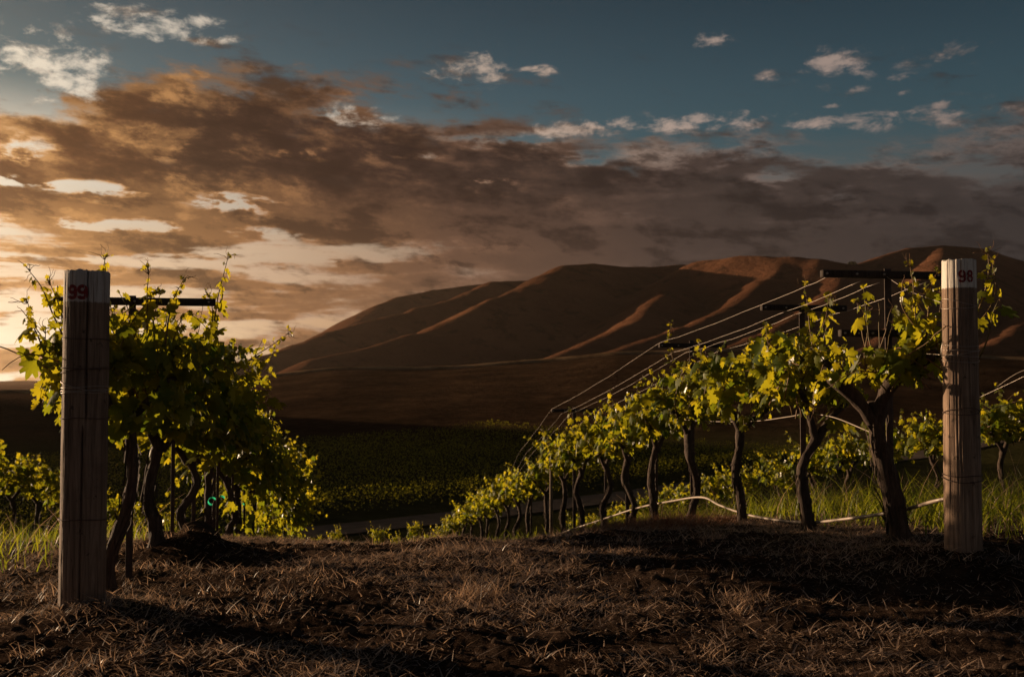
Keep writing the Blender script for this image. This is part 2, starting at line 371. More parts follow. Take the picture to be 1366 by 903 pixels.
# ground
M_ground, nt, out = new_mat('soil_and_grassland')
pos = geo_pos(nt); sp = nt.n('ShaderNodeSeparateXYZ'); nt.put(sp.inputs[0], pos)
soil = nt.ramp(nt.noise(pos, 3.0, 8, .65), [(.3, (.018, .0112, .0080)), (.55, (.040, .026, .019)), (.75, (.074, .049, .037))])
fleck = nt.mapr(nt.noise(pos, 60, 3, .6), .60, .70)
soil = nt.mix(nt.m('MULTIPLY', fleck, .7), soil, (.13, .092, .070))
slope = nt.ramp(nt.m('ADD', nt.m('MULTIPLY', nt.noise(pos, .05, 8, .68), .6), nt.m('MULTIPLY', nt.noise(pos, .4, 6, .7), .4)), [(.34, (.015, .0092, .006)), (.5, (.036, .0215, .0125)), (.68, (.080, .047, .027))])
floor_ = nt.ramp(nt.noise(pos, .5, 6, .6), [(.3, (.034, .032, .012)), (.7, (.060, .055, .020))])
yy = nt.m('ADD', sp.outputs[1], nt.m('MULTIPLY_ADD', nt.noise(pos, .25, 4), 16, -8))
c = nt.mix(nt.mapr(sp.outputs[1], 9, 16), soil, floor_)
c = nt.mix(nt.mapr(yy, 140, 190), c, slope)
bmp = nt.m('MULTIPLY', nt.m('ADD', nt.noise(pos, 25, 6, .7), nt.m('MULTIPLY', nt.noise(pos, 90, 4, .6), .5)), .022)
bmp = nt.m('ADD', bmp, nt.m('MULTIPLY', nt.m('MULTIPLY', nt.noise(pos, .22, 8, .72), 2.2), nt.mapr(sp.outputs[1], 60, 150)))
principled(nt, out, c, 1.0, .0, bmp, 1.0, 1.0)

M_hill, nt, out = new_mat('dry_grass_hills')
pos = geo_pos(nt)
hc = nt.ramp(nt.noise(pos, .006, 9, .62), [(.3, (.075, .034, .019)), (.5, (.12, .054, .030)), (.72, (.20, .095, .052))])
hc = nt.mix(nt.m('MULTIPLY', nt.mapr(nt.noise(pos, .035, 7, .68), .52, .66), .75), hc, (.045, .026, .016))
principled(nt, out, hc, 1.0, .0, nt.noise(pos, .06, 9, .7), .9, 6.0)

M_track, nt, out = new_mat('dirt_track')
pos = geo_pos(nt)
principled(nt, out, nt.ramp(nt.noise(pos, .8, 8, .65), [(.3, (.055, .037, .026)), (.7, (.125, .085, .060))]), .95, .1, nt.noise(pos, 6, 5), .4, .05)

def leaf_mat(name, c0, c1, trans, tmix=.5, gloss=.10):
    m_, nt, out = new_mat(name)
    r = attr(nt)
    c = nt.ramp(r, [(0.0, c0), (1.0, c1)])
    d = nt.n('ShaderNodeBsdfDiffuse'); nt.put(d.inputs[0], c)
    tr = nt.n('ShaderNodeBsdfTranslucent'); nt.put(tr.inputs[0], nt.ramp(r, [(0.0, trans[0]), (1.0, trans[1])]))
    mx = nt.n('ShaderNodeMixShader'); mx.inputs[0].default_value = tmix
    nt.t.links.new(d.outputs[0], mx.inputs[1]); nt.t.links.new(tr.outputs[0], mx.inputs[2])
    gl = nt.n('ShaderNodeBsdfGlossy'); gl.inputs['Roughness'].default_value = .48; gl.inputs[0].default_value = (1, 1, 1, 1)
    fr = nt.n('ShaderNodeFresnel'); fr.inputs[0].default_value = 1.38
    mg = nt.n('ShaderNodeMixShader'); nt.put(mg.inputs[0], nt.m('MULTIPLY', fr.outputs[0], gloss))
    nt.t.links.new(mx.outputs[0], mg.inputs[1]); nt.t.links.new(gl.outputs[0], mg.inputs[2])
    nt.t.links.new(mg.outputs[0], out.inputs[0]); return m_
M_leaf = leaf_mat('vine_leaf', (.045, .070, .014), (.115, .125, .018), ((.15, .22, .010), (.62, .50, .018)), .52)
M_fieldleaf = leaf_mat('field_vine_leaf', (.085, .090, .020), (.13, .125, .026), ((.22, .22, .012), (.36, .32, .016)), .5, .0)
M_grass = leaf_mat('green_grass', (.045, .065, .012), (.11, .115, .020), ((.13, .19, .012), (.42, .39, .022)), .52, .02)
M_straw = leaf_mat('dry_straw', (.055, .031, .019), (.62, .43, .31), ((.06, .034, .02), (.62, .41, .26)), .40, .10)
M_reddry = leaf_mat('reddish_dry_grass', (.13, .060, .035), (.30, .16, .09), ((.12, .055, .03), (.26, .13, .07)), .35, .05)

M_bark, nt, out = new_mat('vine_bark')
tco = nt.n('ShaderNodeTexCoord').outputs['Object']
mp = nt.n('ShaderNodeMapping'); nt.put(mp.inputs[0], tco); mp.inputs['Scale'].default_value = (60, 60, 7)
bn = nt.noise(mp.outputs[0], 1.0, 7, .7, 1.0)
principled(nt, out, nt.ramp(bn, [(.3, (.022, .015, .011)), (.55, (.065, .045, .034)), (.75, (.13, .095, .072))]), .9, .2, bn, .8, .012)
M_cane, nt, out = new_mat('green_cane')
principled(nt, out, nt.ramp(attr(nt), [(0, (.10, .085, .02)), (1, (.16, .07, .03))]), .6, .3)

def wood_mat(name, lo, hi, paint=None, paint_z=None, height=1.0):
    m_, nt, out = new_mat(name)
    tco = nt.n('ShaderNodeTexCoord').outputs['Object']
    mp = nt.n('ShaderNodeMapping'); nt.put(mp.inputs[0], tco); mp.inputs['Scale'].default_value = (38, 38, 1.6)
    g1 = nt.noise(mp.outputs[0], 1.0, 8, .68, 1.8)
    mp2 = nt.n('ShaderNodeMapping'); nt.put(mp2.inputs[0], tco); mp2.inputs['Scale'].default_value = (120, 120, 3.5)
    g2 = nt.noise(mp2.outputs[0], 1.0, 4, .6, .3)
    big = nt.noise(tco, 5.0, 6, .6)
    c = nt.ramp(g1, [(.28, tuple(q * .35 for q in lo)), (.45, lo), (.7, hi)])
    c = nt.mix(nt.mapr(g2, .55, .7), c, tuple(q * .45 for q in lo))
    c = nt.mix(nt.m('MULTIPLY', nt.mapr(big, .45, .75), .55), c, tuple(q * .45 for q in lo))
    c = nt.mix(nt.mapr(nt.noise(tco, 22, 7, .7), .60, .68), c, tuple(q * .3 for q in lo))
    if paint:
        s_ = nt.n('ShaderNodeSeparateXYZ'); nt.put(s_.inputs[0], tco)
        edge = nt.m('ADD', s_.outputs[2], nt.m('MULTIPLY_ADD', g1, .022, -.011))
        pm = nt.mapr(edge, paint_z - .003, paint_z + .004)
        worn = nt.mapr(nt.m('ADD', g2, nt.m('MULTIPLY', g1, .8)), .90, 1.06)
        pm = nt.m('MULTIPLY', pm, nt.m('SUBTRACT', 1.0, nt.m('MULTIPLY', worn, .8)))
        pc = nt.mix(nt.mapr(g1, .35, .7), tuple(q * .72 for q in paint), paint)
        c = nt.mix(pm, c, pc)
    principled(nt, out, c, .85, .25, nt.m('ADD', nt.m('ADD', g1, nt.m('MULTIPLY', g2, .8)), nt.m('MULTIPLY', big, .8)), .7, .006); return m_
x99, y99 = -1.78, 4.16; x98, y98 = 2.135, 4.74
H98 = .543 - g(x98, y98); H99 = .429 - g(x99, y99)
PZ99 = (500 - 402) / F * 4.07 - g(x99, y99); PZ98 = (500 - 383) / F * 4.66 - g(x98, y98)
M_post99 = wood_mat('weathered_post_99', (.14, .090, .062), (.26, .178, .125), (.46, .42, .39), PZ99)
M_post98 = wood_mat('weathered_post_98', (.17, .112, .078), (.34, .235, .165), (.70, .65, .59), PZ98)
M_stakewood = wood_mat('grey_stake_wood', (.16, .12, .09), (.30, .22, .16))
M_darkwood = wood_mat('dark_crossarm_wood', (.030, .021, .017), (.055, .040, .032))
M_steel, nt, out = new_mat('rusty_steel')
tco = nt.n('ShaderNodeTexCoord').outputs['Object']
principled(nt, out, nt.ramp(nt.noise(tco, 40, 5), [(.35, (.035, .024, .020)), (.7, (.085, .050, .036))]), .7, .4).inputs['Metallic'].default_value = .2
M_wire, nt, out = new_mat('galvanised_wire')
principled(nt, out, (.34, .29, .25), .48, .5).inputs['Metallic'].default_value = .75
M_rustwire, nt, out = new_mat('rusty_wire')
principled(nt, out, (.060, .034, .026), .7, .3)
M_hose, nt, out = new_mat('pale_drip_hose')
principled(nt, out, nt.ramp(nt.noise(geo_pos(nt), 8, 4), [(.3, (.20, .155, .12)), (.7, (.30, .24, .19))]), .45, .5)
M_red, nt, out = new_mat('red_stencil_paint')
tco = nt.n('ShaderNodeTexCoord').outputs['Object']
mp = nt.n('ShaderNodeMapping'); nt.put(mp.inputs[0], tco); mp.inputs['Scale'].default_value = (70, 70, 6)
pr = principled(nt, out, nt.ramp(nt.noise(mp.outputs[0], 1.0, 6), [(.3, (.10, .010, .010)), (.7, (.22, .022, .020))]), .75, .3)
nt.put(pr.inputs['Alpha'], nt.mapr(nt.m('ADD', nt.noise(mp.outputs[0], 2.0, 6), nt.m('MULTIPLY', nt.noise(tco, 160, 3), .4)), .88, .74))
M_tie, nt, out = new_mat('green_tie_tape')
dd = nt.n('ShaderNodeBsdfTranslucent'); dd.inputs[0].default_value = (.05, .75, .42, 1)
d2 = nt.n('ShaderNodeBsdfDiffuse'); d2.inputs[0].default_value = (.04, .55, .33, 1)
mx = nt.n('ShaderNodeMixShader'); nt.t.links.new(dd.outputs[0], mx.inputs[1]); nt.t.links.new(d2.outputs[0], mx.inputs[2]); nt.t.links.new(mx.outputs[0], out.inputs[0])
M_clod, nt, out = new_mat('soil_clod')
principled(nt, out, nt.ramp(nt.noise(geo_pos(nt), 30, 6, .7), [(.3, (.026, .018, .013)), (.6, (.060, .043, .033)), (.8, (.12, .09, .07))]), 1.0, .0, nt.noise(geo_pos(nt), 120, 4), .6, .008)
M_bush, nt, out = new_mat('dark_bush_leaf')
principled(nt, out, nt.ramp(attr(nt), [(0, (.022, .024, .010)), (1, (.055, .050, .020))]), .8, .1)

# ------------------------------------------------------------------ terrain meshes
def polar(name, azs, rs, zf, mat):
    A, R = np.meshgrid(azs, rs, indexing='ij')
    x = R * np.sin(A); y = R * np.cos(A); z = zf(x, y)
    V = np.stack([x, y, z], -1).reshape(-1, 3); na, nr = A.shape
    i = np.arange(na - 1)[:, None] * nr + np.arange(nr - 1)[None, :]
    Fq = np.stack([i, i + 1, i + nr + 1, i + nr], -1).reshape(-1, 4)[:, ::-1]
    return mesh_np(name, V, Fq, mat, True)
azs = np.concatenate([np.radians(np.arange(-180, -40, 2.5)), np.radians(np.arange(-40, -30, .5)), np.radians(np.arange(-30, 30, .13)), np.radians(np.arange(30, 40, .5)), np.radians(np.arange(40, 180.1, 2.5))])
rs = np.concatenate([[.02, .5, 1.0, 1.5, 2.0], np.exp(np.arange(math.log(2.4), math.log(26), .0085)), np.exp(np.arange(math.log(26), math.log(RC + 8), .02)), [RC + 14, RC + 30]])
kind(polar('ground', azs, rs, lambda x, y: zg(x, y, True) - np.clip((np.hypot(x, y) - RC) / 30, 0, 1) * 9, M_ground), 'structure', 'dark tilled soil dropping away into a shaded valley')
haz = np.concatenate([np.radians(np.arange(-180, -64, 4)), np.radians(np.arange(-64, -36, .6)), np.radians(np.arange(-36, 36, .14)), np.radians(np.arange(36, 180.1, 4))])
hr = np.concatenate([np.arange(RC + 12, 640, 14), np.arange(640, 2000, 6.5), [2050, 2150, 2300, 2600, 3000]])
def zh2(x, y):
    z = zhill(x, y); return np.where((y < 300) & (np.abs(x) < 4000), np.minimum(z, -14), z)
kind(polar('hills', haz, hr, zh2, M_hill), 'structure', 'rolling dry grass hills with rounded spurs under the dusk sky')

# ------------------------------------------------------------------ evening haze over the valley
M_haze = bpy.data.materials.new('evening_haze'); M_haze.use_nodes = True; nt = NT(M_haze.node_tree); out = nt.n('ShaderNodeOutputMaterial')
pv = nt.n('ShaderNodeVolumePrincipled'); pv.inputs['Color'].default_value = (.92, .74, .60, 1); pv.inputs['Density'].default_value = HAZE; pv.inputs['Anisotropy'].default_value = .76
nt.t.links.new(pv.outputs[0], out.inputs['Volume'])
hb = np.array([(x_, y_, z_) for x_ in (-3050, 3050) for y_ in (-3050, 3050) for z_ in (-60, 230)], float)
hzb = mesh_np('haze', hb, [(0, 1, 3, 2), (4, 6, 7, 5), (0, 4, 5, 1), (2, 3, 7, 6), (0, 2, 6, 4), (1, 5, 7, 3)], M_haze); kind(hzb, 'stuff', 'thin warm evening haze lying over the valley and hills', 'haze')

# ------------------------------------------------------------------ leaves
_half = np.array([(.16, -.20), (.40, -.22), (.36, -.02), (.62, .12), (.56, .30), (.34, .36), (.46, .56), (.36, .72), (.16, .62), (.10, .84)])
_o = np.vstack([[(0, -.03)], _half, [(0, 1.0)], _half[::-1] * [-1, 1]])
LEAF = np.vstack([[(0, .22)], _o]); LEAF = np.column_stack([LEAF, np.zeros(len(LEAF))])
LEAF[:, 2] = -.30 * np.abs(LEAF[:, 0]) ** 1.3 - .22 * np.clip(LEAF[:, 1] - .2, 0, 2) ** 2
_no = len(_o)
LEAF_F = np.array([(0, 1 + i, 1 + (i + 1) % _no) for i in range(_no)])
_simple = np.array([(0, 0), (.42, .02), (.50, .42), (.18, .62), (0, 1.0), (-.18, .62), (-.50, .42), (-.42, .02)])
LEAF2 = np.column_stack([_simple, -.3 * np.abs(_simple[:, 0])]); LEAF2_F = np.array([(0, 1, 2), (0, 2, 3), (0, 3, 4), (0, 4, 5), (0, 5, 6), (0, 6, 7)])
def leaves_mesh(P, N, Td, S, R, simple=False):
    """batch of leaves: position, normal, tip direction, size, colour value"""
    L, LF = (LEAF2, LEAF2_F) if simple else (LEAF, LEAF_F)
    P = np.asarray(P); N = np.asarray(N); Td = np.asarray(Td); S = np.asarray(S); R = np.asarray(R)
    N = N / (np.linalg.norm(N, axis=1)[:, None] + 1e-9)
    Td = Td - N * np.sum(Td * N, 1)[:, None]; Td /= np.linalg.norm(Td, axis=1)[:, None] + 1e-9
    U = np.cross(Td, N)
    curl = RNG.uniform(.3, 2.8, len(P)) * np.where(RNG.uniform(0, 1, len(P)) < .12, -1, 1); wid = RNG.uniform(.72, 1.2, len(P))
    V = P[:, None, :] + S[:, None, None] * (L[None, :, 0, None] * (U * wid[:, None])[:, None, :] + L[None, :, 1, None] * Td[:, None, :] + L[None, :, 2, None] * (N * curl[:, None])[:, None, :])
    Fc = LF[None] + (np.arange(len(P)) * len(L))[:, None, None]
    return V.reshape(-1, 3), Fc.reshape(-1, 3), np.repeat(R, len(L))

def grow_shoot(p0, d0, length, rng, droop=.5, step=.045, lsize=.075):
    """returns cane path and leaf list"""
    p = np.array(p0, float); d = np.array(d0, float); d /= np.linalg.norm(d); n = max(4, int(length / step))
    path = [p.copy()]; lv = []
    for i in range(n):
        f = i / n
        d = d + rng.normal(0, .13, 3) + np.array([0, 0, -droop * f * .22]); d /= np.linalg.norm(d)
        p = p + d * step; path.append(p.copy())
        if i >= 1:
            side = np.cross(d, [rng.normal(0, .4), rng.normal(0, .4), 1]); side /= np.linalg.norm(side) + 1e-9
            side *= 1 if i % 2 else -1
            pet = side * .8 + rng.normal(0, .45, 3) + np.array([0, 0, .1]); pet /= np.linalg.norm(pet)
            s = lsize * (1 - .62 * max(0, f - .55) / .45) * rng.uniform(.5, 1.3)
            lp = p + pet * s * rng.uniform(.3, .75)
            out_ = pet * np.array([1, 1, .3])
            nn = out_ * .75 + np.array([0, 0, .55]) + rng.normal(0, .38, 3)
            td = np.array([0, 0, -.85]) + out_ * .6 + rng.normal(0, .35, 3)
            lv.append((lp, nn, td, s, np.clip(rng.normal(.4 + .35 * f, .22), 0, 1), p.copy()))
    return np.array(path), lv
def tendrils(mb, p, d, rng, n=3, L=.07):
    for _ in range(n):
        q = [p]; dd = d + rng.normal(0, .55, 3)
        for i in range(6):
            dd = dd + rng.normal(0, .35, 3); dd /= np.linalg.norm(dd); q.append(q[-1] + dd * L / 6)
        tube(mb, smooth_path(q, 2), np.linspace(.0016, .0009, len(smooth_path(q, 2))), 4, r=.8)
    P = []; 
    for _ in range(5):
        dd = d + rng.normal(0, .5, 3); P.append((p + dd * L * .35 * rng.uniform(.3, 1), rng.normal(0, 1, 3), dd, rng.uniform(.012, .024), .9, p))
    return P
ROW = np.array([-.168, 1.0, 0]); ROW /= np.linalg.norm(ROW)
LAT = np.array([1.0, .168, 0]); LAT /= np.linalg.norm(LAT)

def vine_meshes(seed, height=1.40, head=.80, wid=.30, along=.42, nshoot=20, lean=0.0, thick=.034, fork='lateral', extra=None, simple=False, lsize=.075, bend=.06, fill=90, trunk=None, off=(0, 0), arms=None, avoid=None, flop=.42, tall=1.30, skirt=0):
    rng = np.random.default_rng(seed)
    tb = MB(); cb = MB(); L = []
    ax = LAT if fork == 'lateral' else (ROW if fork == 'row' else (LAT * .75 + ROW * .65))
    top = np.array([0, 0, head - .16]) + LAT * lean
    b1 = rng.normal(0, bend, 2); b2 = rng.normal(0, bend, 2)
    if trunk is None:
        path = [np.array([0, 0, -.06]), np.array([b1[0] * .5, b1[1] * .5, .12]), top * .38 + np.array([b1[0], b1[1], 0]), top * .7 + np.array([b2[0], b2[1], 0]), top]
    else: path = [np.array(q, float) for q in trunk]; top = path[-1]
    sp_ = smooth_path(path, 7); rr = np.linspace(1, .78, len(sp_)) * thick * (1 + .55 * fbm(np.arange(len(sp_)) * .28 + seed, np.full(len(sp_), seed * 1.7), 3, 12)); rr[:5] *= np.linspace(1.55, 1.05, 5); rr[-5:] *= np.linspace(1, 1.22, 5)
    tube(tb, sp_, rr, 10, .32, seed)
    for q_ in range(38):      # peeling bark
        i0 = rng.integers(2, len(sp_) - 9); n_ = rng.integers(5, 10); an = rng.uniform(0, 6.28); Q = []
        for j in range(n_):
            f = j / (n_ - 1); c_ = sp_[i0 + j - 1 if i0 + j - 1 < len(sp_) else -1]; rr_ = thick * (1.0 + .55 * abs(f - .5) ** 2 * 4 * rng.uniform(.3, 1.0)); a_ = an + .35 * f
            Q.append(c_ + np.array([math.cos(a_) * rr_, math.sin(a_) * rr_, 0]))
        Q = np.array(Q); wv = np.array([-math.sin(an), math.cos(an), 0]) * rng.uniform(.003, .008)
        Vs = np.empty((2 * n_, 3)); Vs[0::2] = Q - wv; Vs[1::2] = Q + wv
        tb.add(Vs, [(2 * j, 2 * j + 1, 2 * j + 3, 2 * j + 2) for j in range(n_ - 1)])
    starts = []; OFF = LAT * off[0] + ROW * off[1]
    for sgn in (-1, 1):
        reach = wid * rng.uniform(.8, 1.15)
        pth = [top - np.array([0, 0, .04]), top + ax * sgn * reach * .35 + np.array([0, 0, .08 + rng.normal(0, .02)]), top + ax * sgn * reach * .75 + np.array([0, 0, .16]) + rng.normal(0, .02, 3), top + ax * sgn * reach + np.array([0, 0, .20 + rng.normal(0, .03)])]
        if arms: pth = [np.array(a_, float) for a_ in arms[0 if sgn < 0 else 1]]
        q = smooth_path(pth, 5); tube(tb, q, np.linspace(thick * .75, thick * .42, len(q)), 8, .35, seed + 5)
        starts.append(q)
    for i in range(nshoot):
        q = starts[i % 2]; p0 = q[rng.integers(len(q) // 3, len(q))] + rng.normal(0, .02, 3)
        p0 = p0 + ROW * rng.uniform(-along, along) * .55 + LAT * rng.uniform(-.08, .08) + OFF
        kindr = rng.uniform()
        dz = height - p0[2]
        if kindr < .55:      # upright shoot
            d0 = np.array([0, 0, 1.0]) + LAT * rng.normal(0, .38) + ROW * rng.normal(0, .38); ln = dz * rng.uniform(.80, tall); dr = .25
        else:                # flopping shoot
            d0 = np.array([0, 0, .65]) + LAT * rng.normal(0, .8) + ROW * rng.normal(0, .7); ln = rng.uniform(.24, flop); dr = 1.7
        path, lv = grow_shoot(p0, d0, ln, rng, dr, lsize=lsize)
        if not simple:
            tube(cb, path, np.linspace(.0045, .0016, len(path)), 5, r=rng.uniform())
            L += tendrils(cb, path[-1], path[-1] - path[-2], rng, 2, .05) if kindr < .55 and rng.uniform() < .5 else []
        L += lv
    for _ in range(fill):    # leaves hanging inside the clump
        th = rng.uniform(0, 2 * math.pi); rr_ = math.sqrt(rng.uniform(.1, 1))
        o_ = LAT * math.cos(th) * rr_ * (wid + .10) + ROW * math.sin(th) * rr_ * along
        zz = head + rng.uniform(-.06, (height - head) * .62)
        p = np.array([top[0], top[1], 0]) + OFF + o_ + np.array([0, 0, zz]); ou = o_ / (np.linalg.norm(o_) + 1e-6)
        L.append((p, ou * .9 + np.array([0, 0, .4]) + rng.normal(0, .4, 3), np.array([0, 0, -1.]) + ou * .4 + rng.normal(0, .3, 3), lsize * rng.uniform(.55, 1.3), np.clip(rng.normal(.35, .2), 0, 1), p))
    for _ in range(skirt):   # low suckers and hanging canes
        th = rng.uniform(0, 2 * math.pi); o_ = LAT * math.cos(th) * rng.uniform(.1, .38) + ROW * math.sin(th) * rng.uniform(.1, along)
        p = np.array([top[0], top[1], rng.uniform(.12, head)]) + o_; ou = o_ / (np.linalg.norm(o_) + 1e-6)
        L.append((p, ou * .9 + np.array([0, 0, .4]) + rng.normal(0, .4, 3), np.array([0, 0, -1.]) + ou * .4 + rng.normal(0, .3, 3), lsize * rng.uniform(.6, 1.0), np.clip(rng.normal(.45, .2), 0, 1), p))
    if extra:
        for pts in extra:    # named sprigs: explicit cane paths relative to the vine base
            q = smooth_path(pts, 4); tube(cb, q, np.linspace(.0050, .0018, len(q)), 5, r=.5)
            n = len(q)
            for j in range(2, n - 1, 1):
                f = j / n; d = q[min(j + 1, n - 1)] - q[j - 1]; side = np.cross(d, rng.normal(0, 1, 3)); side /= np.linalg.norm(side)
                s = lsize * (1.0 - .75 * f) * rng.uniform(.7, 1.1)
                L.append((q[j] + side * s * .5, side + rng.normal(0, .6, 3) + np.array([0, -.3, .3]), side * .6 + np.array([0, 0, -.6]) + rng.normal(0, .3, 3), s, np.clip(.45 + .5 * f, 0, 1), q[j]))
            L += tendrils(cb, q[-1], (q[-1] - q[-2]) / np.linalg.norm(q[-1] - q[-2]), rng, 4, .09)
    if avoid:
        keep = []
        for l in L:
            wp = np.asarray(l[0]) + avoid[0]; ok = True
            for (qx, qy) in avoid[1]:
                if wp[1] < qy + .16 and abs(wp[0] - qx * wp[1] / qy) < .20: ok = False
            qx, qy = 683 + F * wp[0] / wp[1], 500 - F * wp[2] / wp[1]
            if wp[1] < 5.45 and ((1090 < qx < 1196 and 428 < qy < 462) or (1158 < qx < 1194 and 350 < qy < 440) or (1085 < qx < 1180 and 350 < qy < 380)): ok = False    # pruned round the stake and its crossarms
            if wp[0] < 0 and (qx < 30 or qy > 585 or (qx < 85 and qy > 545)): ok = False
            if ok: keep.append(l)
        L = keep
    if not simple:
        for (lp, nn, td, s, r, p) in L:   # petioles
            if np.linalg.norm(lp - p) > .01:
                a = p; b = np.asarray(lp); u = np.array([.0012, .0006, .0012]); cb.add([a - u, a + u, b + u, b - u], [[0, 1, 2, 3]], .3)
    fb = MB(); fb.add(*leaves_mesh(*[np.array([l[i] for l in L]) for i in range(5)], simple=simple))
    return tb, cb, fb

def make_vine(x, y, label, group, seed, rot=0, scale=1.0, **kw):
    tb, cb, fb = vine_meshes(seed, avoid=(np.array([x, y, g(x, y)]), [(-1.78, 4.16), (2.135, 4.74)]) if y < 6.5 and not rot else None, **kw)
    o = thing('grapevine', (x, y, g(x, y)), label, 'grapevine', group)
    tb.build('trunk', M_bark, o, True)
    if cb.V: cb.build('shoots', M_cane, o, True)
    fb.build('foliage', M_leaf, o, False)
    o.rotation_euler = (0, 0, rot); o.scale = (scale,) * 3
    return o
def copy_vine(src, x, y, label, group, rot, scale):
    o = src.copy(); C.objects.link(o); o.location = (x, y, g(x, y)); o['label'] = label; o['group'] = group
    o.rotation_euler = (0, 0, rot); o.scale = (scale,) * 3
    for ch in src.children:
        c_ = ch.copy(); C.objects.link(c_); c_.parent = o
    return o
def rowR(d): return 2.926 - .168 * d
def rowL(d): return -1.08 - .168 * d
def rowRR(d): return 6.83 - .168 * d
def rowLL(d): return -4.48 - .168 * d
def pix(px, py, d): return np.array([(px - 683) / F * d, d, (500 - py) / F * d])
ORD = 'first second third fourth fifth sixth seventh eighth ninth tenth eleventh twelfth thirteenth fourteenth fifteenth sixteenth seventeenth eighteenth nineteenth twentieth twenty-first twenty-second twenty-third twenty-fourth'.split()

# ---- row of post 98
G98 = 'vines in the row of the post numbered 98'
def rel(x, y, pts): 
    b = np.array([x, y, g(x, y)]); return [pix(*p) - b for p in pts]
dR = [5.29, 6.3, 7.4, 8.5, 9.35, 10.3, 11.2, 12.3, 13.3, 14.5, 15.7, 16.8, 17.9, 19.1, 20.3, 21.5, 22.8, 24.2, 25.7, 27.3, 29.0]
labs = {0: 'thick gnarled old vine beside the post numbered 98, with heavy forked arms',
        1: 'slender crooked vine forking low, second from the post numbered 98',
        2: 'open Y-forked vine, third from the post numbered 98, bare trunk in clear view',
        3: 'upright vine tied to a steel stake, fourth from the post numbered 98'}
protos = []
for i, d in enumerate(dR):
    x = rowR(d); lab = labs.get(i, f'lit vine, {ORD[i]} down the row from the post numbered 98')
    if i == 0:
        b = np.array([x, d, g(x, d)])
        tr = rel(x, d, [(1203, 745, 5.29), (1196, 705, 5.29), (1183, 640, 5.29), (1170, 580, 5.29), (1168, 535, 5.29)])
        ex = [rel(x, d, [(1215, 470, 5.1), (1218, 420, 5.05), (1220, 385, 5.0), (1216, 356, 5.0)]), rel(x, d, [(1235, 460, 5.1), (1240, 410, 5.0), (1244, 380, 5.0), (1250, 366, 5.0)]),
              rel(x, d, [(1300, 430, 5.3), (1315, 390, 5.3), (1321, 360, 5.25), (1320, 338, 5.25)]), rel(x, d, [(1290, 450, 5.3), (1322, 410, 5.3), (1330, 380, 5.3), (1326, 352, 5.3)]),
              rel(x, d, [(1100, 482, 5.2), (1094, 500, 5.15), (1086, 520, 5.1), (1084, 540, 5.1)]), rel(x, d, [(1102, 484, 5.2), (1116, 468, 5.2), (1120, 466, 5.2), (1126, 480, 5.15)]), rel(x, d, [(1110, 500, 5.2), (1098, 480, 5.2), (1090, 470, 5.2), (1082, 466, 5.2)]), rel(x, d, [(1225, 440, 5.0), (1205, 410, 5.0), (1204, 385, 5.0)]), rel(x, d, [(1245, 470, 5.05), (1226, 440, 5.0), (1222, 410, 5.0), (1232, 392, 5.0)]), rel(x, d, [(1160, 480, 5.2), (1150, 440, 5.2), (1158, 415, 5.2)])]
        v = make_vine(x, d, lab, G98, 101, height=1.36, head=1.0, wid=.16, along=.22, off=(.13, -.14), nshoot=20, thick=.058, trunk=tr, extra=ex, arms=[rel(x, d, [(1172, 572, 5.29), (1140, 530, 5.25), (1112, 505, 5.2), (1100, 480, 5.2)]), rel(x, d, [(1168, 560, 5.29), (1185, 515, 5.2), (1215, 490, 5.1), (1250, 470, 5.0)])], fork='lateral', lsize=.080, fill=60, tall=1.15)
        # shift of the crown towards the post: extra shoots to the right of the trunk
    elif i < 9:
        ex = None; tr = None; ar = None
        if i == 1:
            tr = rel(x, d, [(1080, 712, d), (1073, 680, d), (1068, 640, d), (1072, 612, d), (1088, 585, d)])
            ar = [rel(x, d, [(1087, 588, d), (1082, 565, d), (1076, 540, d), (1066, 520, d - .1)]), rel(x, d, [(1087, 590, d), (1104, 562, d), (1124, 542, d), (1136, 528, d + .1)])]
        if i == 2:
            tr = rel(x, d, [(988, 708, d), (987, 670, d), (980, 630, d), (985, 598, d), (986, 572, d)])
            ar = [rel(x, d, [(986, 576, d), (978, 556, d), (968, 538, d), (960, 520, d - .1)]), rel(x, d, [(986, 576, d), (1008, 556, d), (1028, 542, d), (1040, 525, d + .1)])]
        if i == 1: ex = [rel(x, d, [(1085, 470, d), (1080, 430, d), (1078, 405, d), (1074, 384, d)]), rel(x, d, [(1095, 470, d), (1105, 430, d), (1112, 408, d)])]
        if i == 3: ex = [rel(x, d, [(898, 480, d), (893, 455, d), (895, 436, d)])]
        v = make_vine(x, d, lab, G98, 110 + i, height=1.40 + .03 * (i % 3), head=.92, wid=.24, along=.27, nshoot=22, thick=[.034, .036, .034, .035][i % 4], fork='lateral' if i < 3 else 'diag', extra=ex, trunk=tr, arms=ar, off=(-.07, .02) if i == 1 else (0, 0), lsize=.081, fill=95, bend=.05)
        if i >= 4: protos.append(v)
    else:
        v = copy_vine(protos[i % len(protos)], x, d, lab, G98, random.uniform(-.3, .3) + (math.pi if i % 2 else 0), random.uniform(.90, 1.02))

